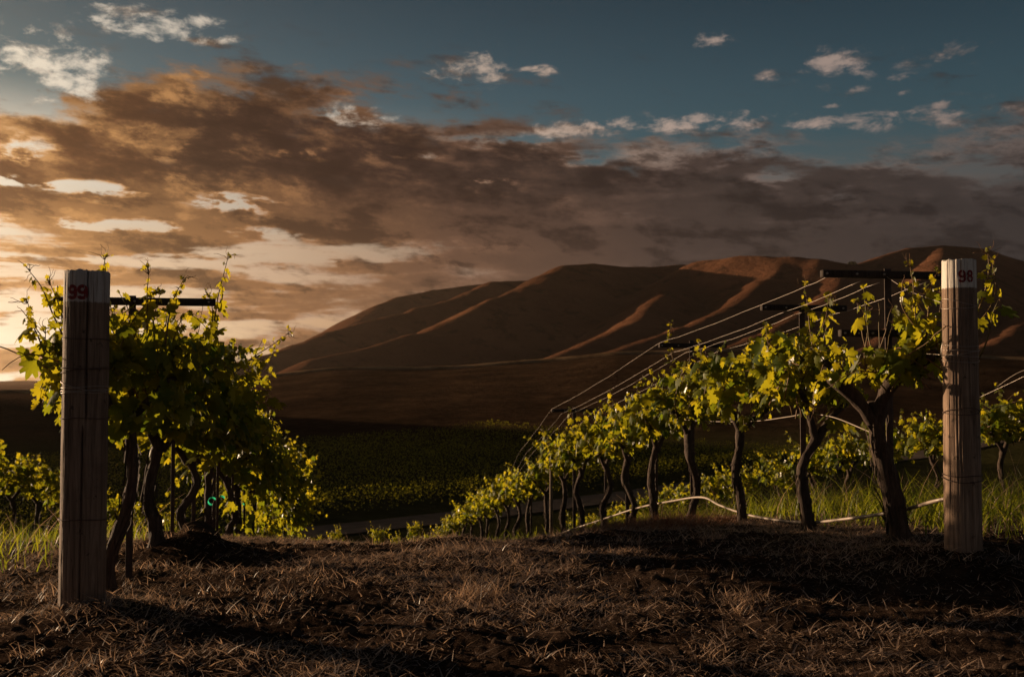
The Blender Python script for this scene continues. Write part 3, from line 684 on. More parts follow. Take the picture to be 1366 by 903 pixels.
# ---- row of post 99
G99 = 'vines in the row of the post numbered 99'
dL = [4.72, 5.86, 6.9, 8.0, 9.1, 10.2, 11.3, 12.4, 13.5, 14.7, 16.0, 17.3, 18.6, 20.0]
lab9 = {0: 'crook-trunked vine just behind the post numbered 99, sprigs rising against the sky', 1: 'stout straight-trunked vine, second behind the post numbered 99', 2: 'shaded vine, third behind the post numbered 99, beside the earth clod'}
pl = []
for i, d in enumerate(dL):
    x = rowL(d); lab = lab9.get(i, f'dark backlit vine, {ORD[i]} down the row from the post numbered 99'); ex = None; tr = None
    if i == 0:
        tr = rel(x, d, [(152, 790, d), (150, 745, d), (168, 690, d), (178, 640, d), (176, 585, d), (165, 555, d)])
        ex = [rel(x, d, [(95, 470, 4.6), (70, 420, 4.6), (55, 385, 4.6), (38, 362, 4.6)]), rel(x, d, [(100, 480, 4.6), (85, 430, 4.6), (75, 400, 4.6), (66, 380, 4.6)]),
              rel(x, d, [(70, 500, 4.6), (55, 460, 4.6), (42, 430, 4.6), (36, 404, 4.6)]),
              rel(x, d, [(110, 520, 4.6), (75, 500, 4.6), (62, 470, 4.6), (60, 445, 4.6)]), rel(x, d, [(110, 540, 4.6), (85, 520, 4.6), (72, 500, 4.6), (70, 470, 4.6)]),
              rel(x, d, [(135, 420, 4.7), (134, 390, 4.7), (135, 365, 4.7), (138, 346, 4.7)]),
              rel(x, d, [(195, 460, 4.75), (196, 420, 4.75), (195, 390, 4.75), (197, 366, 4.75)]), rel(x, d, [(220, 460, 4.75), (225, 420, 4.75), (232, 395, 4.75), (243, 374, 4.75)])]
    if i == 1: ex = [rel(x, d, [(275, 470, 5.5), (285, 430, 5.5), (290, 395, 5.5), (296, 370, 5.5), (302, 346, 5.5)]), rel(x, d, [(265, 470, 5.5), (280, 440, 5.5), (283, 415, 5.5), (278, 395, 5.5)])]
    if i == 2: ex = [rel(x, d, [(310, 500, 6.6), (335, 478, 6.6), (360, 462, 6.6), (384, 445, 6.6)]), rel(x, d, [(320, 520, 6.6), (345, 490, 6.6), (365, 470, 6.6)])]
    if i < 8:
        v = make_vine(x, d, lab, G99, 210 + i, height=1.42 + .04 * (i % 2), head=.84 if i == 0 else .74, wid=.27 if i == 0 else .34, along=.30 if i == 0 else .48, off=(-.02, .10) if i == 0 else (0, 0), tall=1.18, flop=.5, nshoot=40, thick=[.030, .040, .028, .031][i % 4], fork='diag', extra=ex, trunk=tr, skirt=[0, 0, 0, 0, 12, 50, 100, 130][i], lsize=.074 if i == 0 else .088, fill=320, bend=.05)
        if i >= 3: pl.append(v)
    else: v = copy_vine(pl[i % len(pl)], x, d, lab, G99, random.uniform(-.3, .3) + (math.pi if i % 2 else 0), random.uniform(.98, 1.08))

# ---- the rows beyond
GRR = 'vines in the lit row beyond the post numbered 98'
for i, d in enumerate([9.2, 10.35, 11.6, 12.6, 13.5, 14.6, 15.7, 17.0, 18.3, 19.6, 21.0, 22.5, 24.0, 25.6, 27.3, 29]):
    x = rowRR(d)
    copy_vine(protos[(i * 3 + 1) % len(protos)], x, d, f'small lit vine, {ORD[i]} from the near end of the row behind post 98', GRR, random.uniform(-.5, .5) + math.pi * (i % 2), random.uniform(.9, 1.02))
GLL = 'vines in the lit row beyond the post numbered 99'
for i, d in enumerate([12.2, 13.5, 14.7, 16.0, 17.4, 18.9, 20.4, 22.0, 23.7, 25.5]):
    x = rowLL(d)
    copy_vine(protos[(i * 2) % len(protos)], x, d, f'sun-rimmed vine, {ORD[i]} from the near end of the row behind post 99', GLL, random.uniform(-.5, .5) + math.pi * (i % 2), random.uniform(.86, 1.0))
# young vines in the middle below the crest
for i, (px, py, d) in enumerate([(449, 700, 33), (507, 698, 31), (553, 692, 33), (600, 684, 33), (427, 712, 30), (530, 708, 37), (575, 706, 32)]):
    p = pix(px, py, d); x = p[0]; gz = g(x, d); h = max(.6, p[2] - gz)
    o = copy_vine(protos[i % len(protos)], x, d, ['bushy lone vine tip showing above the soil crest beside the left row', 'tallest lone vine tip above the middle of the soil crest', 'leaning lone vine tip above the soil crest nearest the lit row',
        'bright vine tip above the soil crest at the end of the lit row', 'low vine tip at the dark row end above the soil crest', 'low hazy vine mound between two lone vine tips', 'small vine tip beside the leaning one on the soil crest'][i], 'vines below the soil crest', i * 1.3, h / 1.42)
    o.scale = (.62 * h / 1.4, .62 * h / 1.4, h / 1.42)

# ------------------------------------------------------------------ posts
def make_post(name, x, y, H, r0, r1, cracks, mat, label, seed, flat=0.0):
    o = thing('wooden_post', (x, y, g(x, y)), label, 'post')
    ns, nh = 200, 110; a = np.arange(ns) / ns * 2 * math.pi; V = []
    for j in range(nh + 1):
        f = j / nh; z = -.25 + (H + .25) * f
        r = r1 + (r0 - r1) * f
        rr = r * (1 + .020 * fbm(np.cos(a) * 2 + seed, np.sin(a) * 2 + z * 1.4, 3, seed)) + .005 * fbm(a * 4, np.full(ns, z * 1.6), 4, seed + 1) + .0035 * fbm(a * 12, np.full(ns, z * 5), 3, seed + 2)
        for ca, wdt, dep, z0, z1 in cracks:
            w_ = wdt * (1 + .5 * vnoise(z * 6, 0, seed)); cc = ca + .10 * fbm(np.array(z * 3.0), np.array(seed), 3, 4)
            da = np.abs((a - cc + math.pi) % (2 * math.pi) - math.pi)
            m_ = np.clip((z - z0) / .06, 0, 1) * np.clip((z1 - z) / .06, 0, 1)
            rr = rr - dep * m_ * np.exp(-(da / w_) ** 2)
        ru = flat
        c_ = np.stack([rr * np.cos(a), rr * np.sin(a), np.full(ns, z)], 1)
        if j == nh: c_[:, 2] += .016 * fbm(np.cos(a) * 4, np.sin(a) * 4, 3, seed + 3)
        V.append(c_)
    top = V[-1].copy(); inner = top * [.96, .96, 1] + [0, 0, .003]; V.append(inner)
    Vv = np.vstack(V + [[[0, 0, H + .002]]]); idx = np.arange(ns); nx = (idx + 1) % ns; Fc = []
    for j in range(nh + 1):
        q = np.stack([j * ns + idx, j * ns + nx, (j + 1) * ns + nx, (j + 1) * ns + idx], 1); Fc += [q[:, [0, 1, 2]], q[:, [0, 2, 3]]]
    e = (nh + 1) * ns; Fc.append(np.stack([e + idx, e + nx, np.full(ns, len(Vv) - 1)], 1))
    mesh_np('shaft', Vv, np.vstack(Fc), mat, True, None, o)
    return o
def wraps(post, r, zs, mat, rad=.0016, tilt=.012, tails=False, seed=1, name='wire_wrap', xo=0):
    rng = np.random.default_rng(seed); mb = MB()
    a = np.linspace(0, 2 * math.pi, 48)
    for z in zs:
        ph = rng.uniform(0, 6.28); tl = rng.normal(0, tilt)
        rr = r + rad + .001 + rng.uniform(0, .0025)
        P = np.stack([rr * np.cos(a) , rr * np.sin(a), z + tl * np.cos(a + ph) + .002 * np.sin(3 * a + ph)], 1)
        tube(mb, P, rad, 6)
    if tails:
        for s_ in range(2):
            b = np.array([-r - .002, -.01, zs[0] + .01 * s_]); tube(mb, smooth_path([b, b + [-.012, -.01, .01], b + [-.016, .0, -.02 - .03 * s_], b + [-.010, .005, -.05]], 4), rad, 5)
    mb.build(name, mat, post, True)
def digit_strokes(ch):
    a = np.linspace(0, 2 * math.pi, 22)
    if ch == '9':
        loop = np.stack([.5 + .40 * np.cos(a), .70 + .25 * np.sin(a)], 1)
        tail = np.array([(.90, .72), (.90, .35), (.86, .16), (.70, .06), (.45, .05), (.20, .08), (.12, .20)])
        return [loop, tail]
    u = np.stack([.5 + .36 * np.cos(a), .735 + .215 * np.sin(a)], 1); l = np.stack([.5 + .40 * np.cos(a), .29 + .24 * np.sin(a)], 1)
    return [u, l]
def number(post, text, r, ang0, zc, hgt, wid, gap, stroke):
    mb = MB(); w = len(text) * wid + (len(text) - 1) * gap; x0 = -w / 2
    for ci, ch in enumerate(text):
        for k_, P in enumerate(digit_strokes(ch)):
            P = P if len(P) > 10 else smooth_path(np.column_stack([P, np.zeros(len(P))]), 4)[:, :2]
            T = np.gradient(P, axis=0); T = T * [wid, hgt]; T /= np.linalg.norm(T, axis=1)[:, None] + 1e-9; Nn = np.stack([-T[:, 1], T[:, 0]], 1)
            Q = P * [wid, hgt]
            Vv = []
            for q, n_ in zip(Q, Nn):
                for s_ in (-1, 0, 1):
                    xx, zz = q + n_ * stroke * .5 * s_
                    an = ang0 + (x0 + ci * (wid + gap) + xx) / r
                    rr = r + .0030 + .0004 * k_ + .0002 * ci
                    Vv.append((rr * math.cos(an), rr * math.sin(an), zc - hgt / 2 + zz))
            n_ = len(Q); Fc = []
            for i in range(n_ - 1):
                for s_ in (0, 1): Fc.append((i * 3 + s_, i * 3 + s_ + 1, i * 3 + 4 + s_, i * 3 + 3 + s_))
            mb.add(Vv, Fc)
    mb.build('painted_number', M_red, post)
FR99 = math.atan2(-y99, -x99); FR98 = math.atan2(-y98, -x98)
P99 = make_post('wooden_post', x99, y99, H99, .089, .091, [(FR99 + .02, .024, .024, .75, 2.0), (FR99 - .30, .03, .006, .9, 1.26), (FR99 - .12, .022, .020, .0, .75), (FR99 + .5, .03, .006, .9, 1.25), (FR99 - .75, .03, .004, -.2, .9), (FR99 + .8, .03, .004, -.2, .9)], M_post99,
     'cracked grey wooden post with faded red 99 on its pale painted top', 5)
P98 = make_post('wooden_post', x98, y98, H98, .075, .085, [(FR98 - .25, .03, .006, .5, 2.0), (FR98 + .12, .025, .006, .8, 2.0), (FR98 + .5, .03, .005, .0, 2.0), (FR98 - .7, .025, .005, .2, 2.0), (FR98 - .05, .02, .005, .2, 1.1)], M_post98,
     'sunlit wooden post with red 98 on its white painted top', 8)
def hz(d, py, base): return (500 - py) / F * d - base
b99 = g(x99, y99); b98 = g(x98, y98)
number(P99, '99', .089, FR99 - 12 / F * 4.16 / .089, hz(4.07, 389, b99), .053, .034, .007, .014)
number(P98, '98', .0755, FR98 + 8.5 / F * 4.74 / .0755, hz(4.67, 368, b98), .054, .028, .008, .0100)
wraps(P99, .0895, [hz(4.07, 451, b99)], M_rustwire, .0017, .004, seed=1)
wraps(P99, .090, [hz(4.07, 490, b99), hz(4.07, 495, b99)], M_rustwire, .0015, .006, seed=2)
wraps(P99, .090, [hz(4.07, q, b99) for q in (513, 517, 521, 524)], M_wire, .0013, .010, seed=3, tails=False)
wraps(P99, .0905, [hz(4.07, 558, b99)], M_rustwire, .0018, .004, seed=4)
wraps(P99, .091, [hz(4.07, 694, b99)], M_rustwire, .0022, .004, seed=5)
wraps(P98, .0765, [hz(4.66, 403, b98), hz(4.66, 407, b98)], M_wire, .0012, .012, seed=6)
wraps(P98, .078, [hz(4.66, q, b98) for q in (461, 466, 471, 475, 480)], M_wire, .0013, .012, seed=7, tails=True)
wraps(P98, .080, [hz(4.66, 548, b98), hz(4.66, 553, b98)], M_rustwire, .0018, .014, seed=8)
wraps(P98, .083, [hz(4.66, 634, b98), hz(4.66, 639, b98)], M_rustwire, .0020, .012, seed=9)

# ------------------------------------------------------------------ trellis stakes with crossarms
rotz = np.array([[LAT[0], -LAT[1], 0], [LAT[1], LAT[0], 0], [0, 0, 1]])
def stake(x, y, H, label, arms=(), wood=False, r=.014, group=None, lean=0.0):
    o = thing('trellis_stake', (x, y, g(x, y)), label, 'trellis stake', group)
    mb = MB()
    if wood: tube(mb, [(0, 0, -.2), (0, 0, H * .5), (0, 0, H)], [.024, .023, .021], 10, .1, 3); mb.build('stake', M_stakewood, o, False)
    else:
        box(mb, (0, 0, H / 2 - .1), (r, .003, H / 2 + .1), rotz, .001); box(mb, (0, r * .6 + .0035, H / 2 - .1), (.003, r * .6, H / 2 + .1), rotz, .001); mb.build('stake', M_steel, o)
    for (z, half, th, off) in arms:
        m2 = MB(); c_ = LAT * off + ROW * -.028 + np.array([0, 0, z]); box(m2, c_, (half, .020, th), rotz, .004)
        ca = m2.build('crossarm', M_darkwood, o)
        for bx in (-half + .02, -half * .45, 0.0, half - .03):
            m3 = MB(); q0 = c_ + LAT * (bx - (0 if bx else off * 0)) - ROW * .020; tube(m3, [q0 + ROW * .004, q0 - ROW * .008], .006, 8)
            pass
            m3.build('bolt', M_wire, ca)
    return o
GS98 = 'stakes in the row of the post numbered 98'; GS99 = 'stakes in the row of the post numbered 99'
def zarm(d, py): return (500 - py) / F * d
s1 = (rowR(5.41) + .03, 5.41)
stake(*s1, zarm(5.41, 358) - g(*s1), 'dark steel stake with two crossarms beside the old gnarled vine', [(zarm(5.41, 367) - g(*s1), .35, .020, -.05), (zarm(5.41, 445) - g(*s1), .18, .019, -.12)], r=.020, group=GS98)
s2 = (rowR(6.41) + .02, 6.41)
stake(*s2, zarm(6.41, 405) - g(*s2), 'dark steel stake with one crossarm, second from the post numbered 98', [(zarm(6.41, 411) - g(*s2), .29, .019, 0)], r=.019, group=GS98)
s3 = (rowR(8.54) + .05, 8.54)
stake(*s3, zarm(8.54, 454) - g(*s3), 'dark steel stake with one crossarm, third from the post numbered 98', [(zarm(8.54, 461) - g(*s3), .30, .019, 0)], r=.02, group=GS98)
s4 = (rowR(10.5) + .05, 10.5)
stake(*s4, 1.35, 'thin dark steel stake without crossarm among the lit vines', (), group=GS98, r=.02)
s5 = (rowR(12.7), 12.7)
stake(*s5, zarm(12.7, 542) - g(*s5), 'far dark steel stake with one crossarm above the lit vines', [(zarm(12.7, 547) - g(*s5), .30, .02, 0)], r=.02, group=GS98)
s6 = (rowR(14.0) - .02, 13.2)
stake((735 - 683) / F * 13.2, 13.2, .98, 'pale round wooden stake among the lit vine trunks', (), wood=True)
l1 = (rowL(5.05), 5.05)
stake(*l1, zarm(5.05, 394) - g(*l1), 'leaning dark stake with crossarm behind the post numbered 99', [(zarm(5.08, 403) - g(*l1), .39, .019, .02)], r=.017, group=GS99)
l2 = (rowL(7.2), 7.2); stake(*l2, 1.35, 'thin dark stake behind the stout vine of the shaded row', (), r=.014, group=GS99)
l3 = (rowL(9.0), 8.7); stake(*l3, 1.35, 'thin dark stake deeper in the shaded row', [(1.36, .33, .019, 0)], r=.016, group=GS99)

for i_ in (1, 3, 4, 5, 6, 8):
    d = dL[i_] + .16; stake(rowL(d) + .05, d, 1.30, f'thin dark stake beside the {ORD[i_]} vine of the dark backlit row', (), r=.011, group=GS99)
for i_ in (4, 6, 8, 9, 10, 11):
    d = dR[i_] + .14; stake(rowR(d) + .04, d, 1.30, f'thin dark stake beside the {ORD[i_]} vine of the sunlit row', (), r=.013, group=GS98)

# ------------------------------------------------------------------ wires and hose
def wire(pts, rad, mat, label, name='trellis_wire', cat='wire', group=None, sag=0.0, n=8):
    P = smooth_path(pts, n); mb = MB(); tube(mb, P, rad, 6)
    return tag(mb.build(name, mat, None, True), label, cat, group)
GW = 'wires strung along the lit row'
def armpt(s, d, off, py): return np.array([s[0], s[1], zarm(d, py)]) + LAT * off - ROW * .02
names = ['outermost wire on the valley side of the lit row crossarms', 'second wire from the valley side along the lit row', 'wire under the middle of the crossarms in the lit row', 'wire on the far side of the crossarms in the lit row']
for j, (off, yo) in enumerate([(-.30, -3), (-.17, 9), (-.06, 10), (.22, 8)]):
    e1 = np.array([rowR(15.2), 15.2, g(rowR(15.2), 15.2) + 1.36]) + LAT * off * .9
    e2 = np.array([rowR(17.5), 17.5, g(rowR(17.5), 17.5) + 1.15]) + LAT * off * .3
    p0 = np.array([x98, y98, zarm(4.74, 470)]) + np.array([-.078, .03, .004 * j])
    pts = [armpt(s1, 5.41, off, 367 + yo), armpt(s2, 6.41, off, 411 + yo), armpt(s3, 8.54, off, 461 + yo), armpt(s5, 12.7, off, 547 + yo * .5), e1, e2]
    # straight between supports with slight sag
    Q = []
    for a_, b_ in zip(pts[:-1], pts[1:]):
        for u in np.linspace(0, 1, 9)[:-1]: Q.append(a_ * (1 - u) + b_ * u + np.array([0, 0, -.012 * np.linalg.norm(b_ - a_) * u * (1 - u) * 4 * .5]))
    Q.append(pts[-1]); mb = MB(); tube(mb, np.array(Q) + np.random.default_rng(j).normal(0, .0025, (len(Q), 3)), .0011, 6)
    tag(mb.build('trellis_wire', M_wire, None, True), names[j], 'wire', GW)
wire([pix(1180, 366, 5.4), pix(1215, 388, 5.1), pix(1258, 404, 4.75)], .0013, M_wire, 'short tie wire from the first crossarm to the post numbered 98', group=GW)
wire([pix(1205, 466, 5.2), pix(1230, 471, 5.0), pix(1254, 473, 4.74)], .0014, M_wire, 'short low wire from the old gnarled vine to the post numbered 98', group=GW)
wire([pix(1330, 515, 9.9), pix(1352, 500, 9.6), pix(1372, 491, 9.3), pix(1420, 470, 9)], .0018, M_wire, 'upper wire crossing the lit slope behind the post numbered 98', group='wires of the row behind post 98')
wire([pix(1305, 530, 9.9), pix(1340, 514, 9.6), pix(1372, 499, 9.3), pix(1420, 478, 9)], .0018, M_wire, 'lower wire crossing the lit slope behind the post numbered 98', group='wires of the row behind post 98')
off = np.array([.05, .02, 0])
wire([pix(870, 556, 9.3) + off, pix(925, 561, 8.4) + off, pix(990, 562, 7.4) + off, pix(1040, 556, 6.7) + off, pix(1066, 552, 6.4) + off, pix(1100, 556, 6.1) + off, pix(1140, 572, 5.7) + off, pix(1168, 585, 5.4) + off], .0034, M_hose, 'thin pale irrigation line slung through the lit vine trunks', 'irrigation_line', 'irrigation line')
wire([pix(1258, 664, 4.9), pix(1240, 668, 5.0), pix(1195, 680, 5.45), pix(1130, 690, 5.9), pix(1066, 695, 6.5), pix(1000, 686, 7.3), pix(960, 673, 7.9), pix(935, 662, 8.3), pix(895, 667, 9.0), pix(850, 676, 10.1), pix(800, 692, 11.3), pix(760, 705, 12.6), pix(737, 713, 13.6), pix(715, 722, 15)], .0095, M_hose, 'pale drip hose sagging along the foot of the lit row', 'drip_hose', 'hose')
wire([np.array([x98 + .08, y98, zarm(4.74, 548)]), pix(1340, 540, 5.0), pix(1390, 525, 5.1)], .0022, M_rustwire, 'rusty wire leaving the post numbered 98 towards the next row', group=None)

# green ties
for i, (px, py, d, lab) in enumerate([(285, 667, 7.6, 'curled green plastic tie on a shaded vine trunk'), (297, 665, 7.6, 'flat green plastic tie beside the curled one'), (325, 673, 9.6, 'small green plastic tie deeper in the shaded row')]):
    p = pix(px, py, d); mb = MB(); s_ = .030 if i < 2 else .022
    a = np.linspace(0, 4.3 if i == 0 else 1.4, 14); Vv = []
    for u in a:
        for w_ in (-.009, .009): Vv.append((p[0] + s_ * math.cos(u + .5), p[1] + w_, p[2] + s_ * .9 * math.sin(u + .5) + w_ * .6))
    mb.add(Vv, [(2 * q, 2 * q + 1, 2 * q + 3, 2 * q + 2) for q in range(len(a) - 1)]); o = mb.build('plastic_tie', M_tie); tag(o, lab, 'plant tie', 'green plastic ties')

# ------------------------------------------------------------------ grass, straw, clods
def blades(name, XY, hgt, wid, mat, bend=.5, lie=0.0, seed=1, parent=None, seg=4, clump=None, zoff=0.0):
    rng = np.random.default_rng(seed); n = len(XY); XY = np.asarray(XY)
    z = zg(XY[:, 0], XY[:, 1], True) + zoff
    a = rng.uniform(0, 2 * math.pi, n); h = hgt * (rng.uniform(.45, 1.2, n) if not lie else .25 + 1.1 * rng.uniform(0, 1, n) ** 3.0); w = wid * rng.uniform(.6, 1.3, n)
    ln = np.clip(lie + rng.normal(0, .12, n), 0, 1) if lie else rng.uniform(.03, .35, n)
    D = np.stack([np.cos(a), np.sin(a), np.zeros(n)], 1); S = np.stack([-np.sin(a + rng.normal(0, .5, n)), np.cos(a), np.zeros(n)], 1)
    B = bend * rng.uniform(.2, 1.3, n); V = []
    kx = rng.normal(0, .25, n)
    for j in range(seg + 1):
        f = j / seg
        out_ = h * (ln * f + B * f * f * .6); up = h * np.sqrt(np.clip(1 - ln ** 2, .004, 1)) * (f - .35 * B * f * f)
        c_ = np.stack([XY[:, 0], XY[:, 1], z], 1) + D * out_[:, None] + S * (kx * h * f * f)[:, None]; c_[:, 2] += np.maximum(up, .002)
        ww = (w * (1 - f * .85) * .5)[:, None]
        sd_ = S.copy(); sd_[:, 2] = .35 * np.sin(a * 3)
        V += [c_ - sd_ * ww, c_ + sd_ * ww]
    V = np.stack(V, 1).reshape(-1, 3); k_ = 2 * (seg + 1); base = np.arange(n)[:, None] * k_; Fc = []
    for j in range(seg): Fc.append(base + np.array([2 * j, 2 * j + 1, 2 * j + 3, 2 * j + 2]))
    Fc = np.stack(Fc, 1).reshape(-1, 4)
    return mesh_np(name, V, Fc, mat, False, np.repeat(np.clip(rng.normal(.45, .25, n), 0, 1) if not lie else rng.uniform(0, 1, n) ** 1.15, k_), parent)
def scatter(n, x0, x1, y0, y1, seed, dens=None):
    rng = np.random.default_rng(seed); out_ = []
    P = np.stack([rng.uniform(x0, x1, n), rng.uniform(y0, y1, n)], 1)
    if dens is not None: P = P[rng.uniform(0, 1, n) < dens(P[:, 0], P[:, 1])]
    return P
# straw on the soil
def d_straw(x, y): return np.clip(.22 + 4.0 * fbm(x * 1.1, y * 1.7, 4, 77) + .25 * np.clip((y - 5) / 2, 0, 1), .08, 1) * np.where((np.abs(x) < .62 * y + .3), 1, 0)
P_ = scatter(430000, -5, 5, 2.6, 9.5, 31, d_straw)
kind(blades('straw_litter', P_, .055, .0045, M_straw, .7, .82, 32, seg=3), 'stuff', 'dry straw and twigs strewn over the tilled soil', 'straw')
P_ = scatter(26000, -5, 5, 3.0, 9.5, 33, lambda x, y: np.clip(.10 + 2.8 * fbm(x * .9 + 5, y * 1.2, 3, 78), .0, 1) * (np.abs(x) < .62 * y + .3))
kind(blades('dry_stubble', P_, .055, .004, M_straw, .6, 0.55, 34), 'stuff', 'short dry stubble poking up from the tilled soil', 'stubble')
rc_ = np.random.default_rng(91); cc_ = scatter(420, -4.5, 4.5, 3.0, 8.2, 92, lambda x, y: np.clip(.35 + 2.2 * fbm(x * .8, y * 1.2, 3, 77) + .2 * np.clip((y - 5) / 2, 0, 1), .03, 1) * (np.abs(x) < .62 * y))
P_ = np.repeat(cc_, 55, 0) + rc_.normal(0, 1, (len(cc_) * 55, 2)) * np.repeat(rc_.uniform(.02, .075, len(cc_)), 55)[:, None]
kind(blades('straw_mats', P_, .07, .0042, M_straw, .9, .45, 93, seg=3), 'stuff', 'small matted clumps of dry straw standing out of the soil', 'straw')
# reddish dry grass by the lit row, and along the crest
P_ = scatter(26000, -.3, 2.2, 6.6, 9.4, 35, lambda x, y: np.clip(1.15 - ((x - 1.05) / .75) ** 2 - ((y - 7.9) / 1.2) ** 2, 0, 1))
kind(blades('dry_grass', P_, .11, .0035, M_reddry, .8, 0.5, 36), 'stuff', 'matted reddish dry grass on the bank under the lit row', 'dry grass')
P_ = scatter(7000, -3, 1.5, 6.2, 8.4, 37, lambda x, y: np.clip(.25 + 2.2 * fbm(x * 1.3, y * 1.3, 3, 80), 0, 1))
kind(blades('crest_weeds', P_, .06, .004, M_straw, .8, 0.7, 38), 'stuff', 'dry broken weeds along the soil crest', 'weeds')
# green grass
def d_gr(x, y):
    t_ = x - rowR(y); return np.clip((t_ - .22) / .5, 0, 1) * np.clip((rowRR(y) + 3.5 - x) / 1.0, 0, 1) * np.clip(.75 + 1.5 * fbm(x, y, 2, 82), .1, 1) * np.clip((y - 5.2 + .25 * t_) / .6, 0, 1)
P_ = scatter(42000, .5, 9.5, 5.0, 15, 41, d_gr)
kind(blades('tall_grass', P_, .36, .007, M_grass, 1.1, 0, 42), 'stuff', 'tall sunlit green grass behind the post numbered 98', 'grass')
P_ = scatter(26000, -5, 12, 14, 42, 43, lambda x, y: np.where((x > rowL(y) - 9) & (np.abs(x) < .62 * y), .8, 0))
kind(blades('slope_grass', P_, .22, .016, M_grass, .7, 0, 44, seg=3), 'stuff', 'short green grass between the vine rows down the slope', 'grass')
P_ = scatter(9000, -9, -1.95, 4.6, 15, 45, lambda x, y: np.clip((rowL(y) - .25 - x) / .4, 0, 1) * np.clip((y - 4.9) / 1.0, 0, 1) * .9)
kind(blades('bank_grass', P_, .21, .008, M_grass, .75, 0, 46), 'stuff', 'backlit grass on the bank behind the post numbered 99', 'grass')
P_ = scatter(2600, .5, 9.5, 5.2, 13, 47, d_gr)
kind(blades('seed_grass', P_, .48, .006, M_straw, .9, 0, 48), 'stuff', 'thin dry seeding stems standing in the green grass', 'grass')
P_ = scatter(900, -9, -1.95, 4.6, 12, 49, lambda x, y: np.clip((rowL(y) - .25 - x) / .4, 0, 1) * np.clip((y - 4.9) / 1.0, 0, 1))
kind(blades('dry_bank_grass', P_, .36, .006, M_straw, .9, 0, 50), 'stuff', 'thin dry stems among the backlit bank grass', 'grass')
# clods
def clods(n, seed, x0, x1, y0, y1, smin, smax, name, lab, dens=None):
    rng = np.random.default_rng(seed); import bmesh
    bm = bmesh.new(); bmesh.ops.create_icosphere(bm, subdivisions=2, radius=1.0); bm.verts.ensure_lookup_table()
    BV = np.array([v.co[:] for v in bm.verts]); BF = np.array([[q.index for q in f.verts] for f in bm.faces]); bm.free()
    P = scatter(n, x0, x1, y0, y1, seed, dens); mb = MB(); zz = zg(P[:, 0], P[:, 1], True)
    for (x, y), z in zip(P, zz):
        s_ = smin * (smax / smin) ** (rng.uniform() ** 2.6); sd_ = rng.uniform(0, 100)
        V = BV * (1 + 1.1 * fbm(BV[:, 0] * 1.3 + sd_, BV[:, 1] * 1.3 + BV[:, 2] * 1.7 + sd_, 3, 5))[:, None] * [rng.uniform(.7, 1.3), rng.uniform(.7, 1.3), rng.uniform(.45, .8)]
        a = rng.uniform(0, 6.28); c_, s2_ = math.cos(a), math.sin(a); V = V @ np.array([[c_, s2_, 0], [-s2_, c_, 0], [0, 0, 1]])
        mb.add(V * s_ + [x, y, z + s_ * .15], BF)
    return kind(mb.build(name, M_clod, None, False), 'stuff', lab, 'soil clods')
clods(15000, 51, -4.5, 5, 2.7, 8.6, .0035, .024, 'soil_clods', 'crumbled dark soil clods over the foreground', lambda x, y: np.clip(.45 + 2.5 * fbm(x, y, 3, 90), .08, 1) * (np.abs(x) < .62 * y + .3))
# earth clod heap beside the shaded row
rng = np.random.default_rng(5); mb = MB()
import bmesh
bm = bmesh.new(); bmesh.ops.create_icosphere(bm, subdivisions=4, radius=1.0); BV = np.array([v.co[:] for v in bm.verts]); bm.verts.index_update(); BF = np.array([[q.index for q in f.verts] for f in bm.faces]); bm.free()
hx, hy = (268 - 683) / F * 6.2, 6.2
mb.add(BV * (1 + .7 * fbm(BV[:, 0] * 1.5 + 4, BV[:, 1] * 1.5 + BV[:, 2] * 2, 5, 5))[:, None] * [.13, .12, .10] + [0, 0, .02], BF)
mb.add(BV * (1 + .7 * fbm(BV[:, 0] * 1.5 + 9, BV[:, 1] * 1.5 + BV[:, 2] * 2, 5, 6))[:, None] * [.10, .10, .06] + [-.16, -.08, 0], BF)
o = mb.build('earth_heap', M_clod, None, True); o.location = (hx, hy, g(hx, hy)); tag(o, 'lumpy heap of earth at the foot of the shaded vine row', 'earth heap')
# dead tussock
def tussock(px, py, d, n, hgt, rad, lab, seed):
    x = (px - 683) / F * d; rng = np.random.default_rng(seed)
    P = np.stack([x + rng.normal(0, rad, n), d + rng.normal(0, rad, n)], 1)
    o = blades('dead_grass_tuft', P, hgt, .0035, M_straw, 1.0, 0.45, seed); return tag(o, lab, 'grass tuft', 'dead grass tufts on the soil')
tussock(640, 800, 4.35, 420, .13, .07, 'dead grass tuft on the soil, largest, in the open middle', 61)
tussock(600, 735, 5.9, 260, .10, .07, 'dead grass tuft on the crest below the lone vine tips', 62)
tussock(945, 735, 5.9, 260, .09, .055, 'dead grass tuft nearest the Y-forked vine', 63)
tussock(985, 830, 4.1, 220, .07, .04, 'flattened dead grass tuft in the dark soil before the lit row', 64)
# scattered small leafy weeds at post feet are part of the grass

# ------------------------------------------------------------------ valley: track, vineyard field
def edge_pt(s): return np.array([-14.0, 75.0]) + (np.array([36.0, 36.0])) * s        # along the field edge, s in metres / 51
ed = np.array([36.0, 36.0]); EL = np.linalg.norm(ed); ed = ed / EL; en = np.array([ed[1], -ed[0]])   # en points to the near side
S = np.arange(-70, 130, 2.0); Vv = []
for s_ in S:
    for w_ in (2.2, 4.0, 5.8, 7.4):
        p = edge_pt(0) + ed * s_ + en * (w_ + .4 * math.sin(s_ * .07)); Vv.append((p[0], p[1], float(zg(p[0], p[1], True)) + .10))
Fc = [(i * 4 + j, i * 4 + j + 1, (i + 1) * 4 + j + 1, (i + 1) * 4 + j) for i in range(len(S) - 1) for j in range(3)]
kind(mesh_np('dirt_track', Vv, Fc, M_track, True), 'structure', 'pale dirt track along the edge of the valley vineyard')
rng = np.random.default_rng(71); PP = []
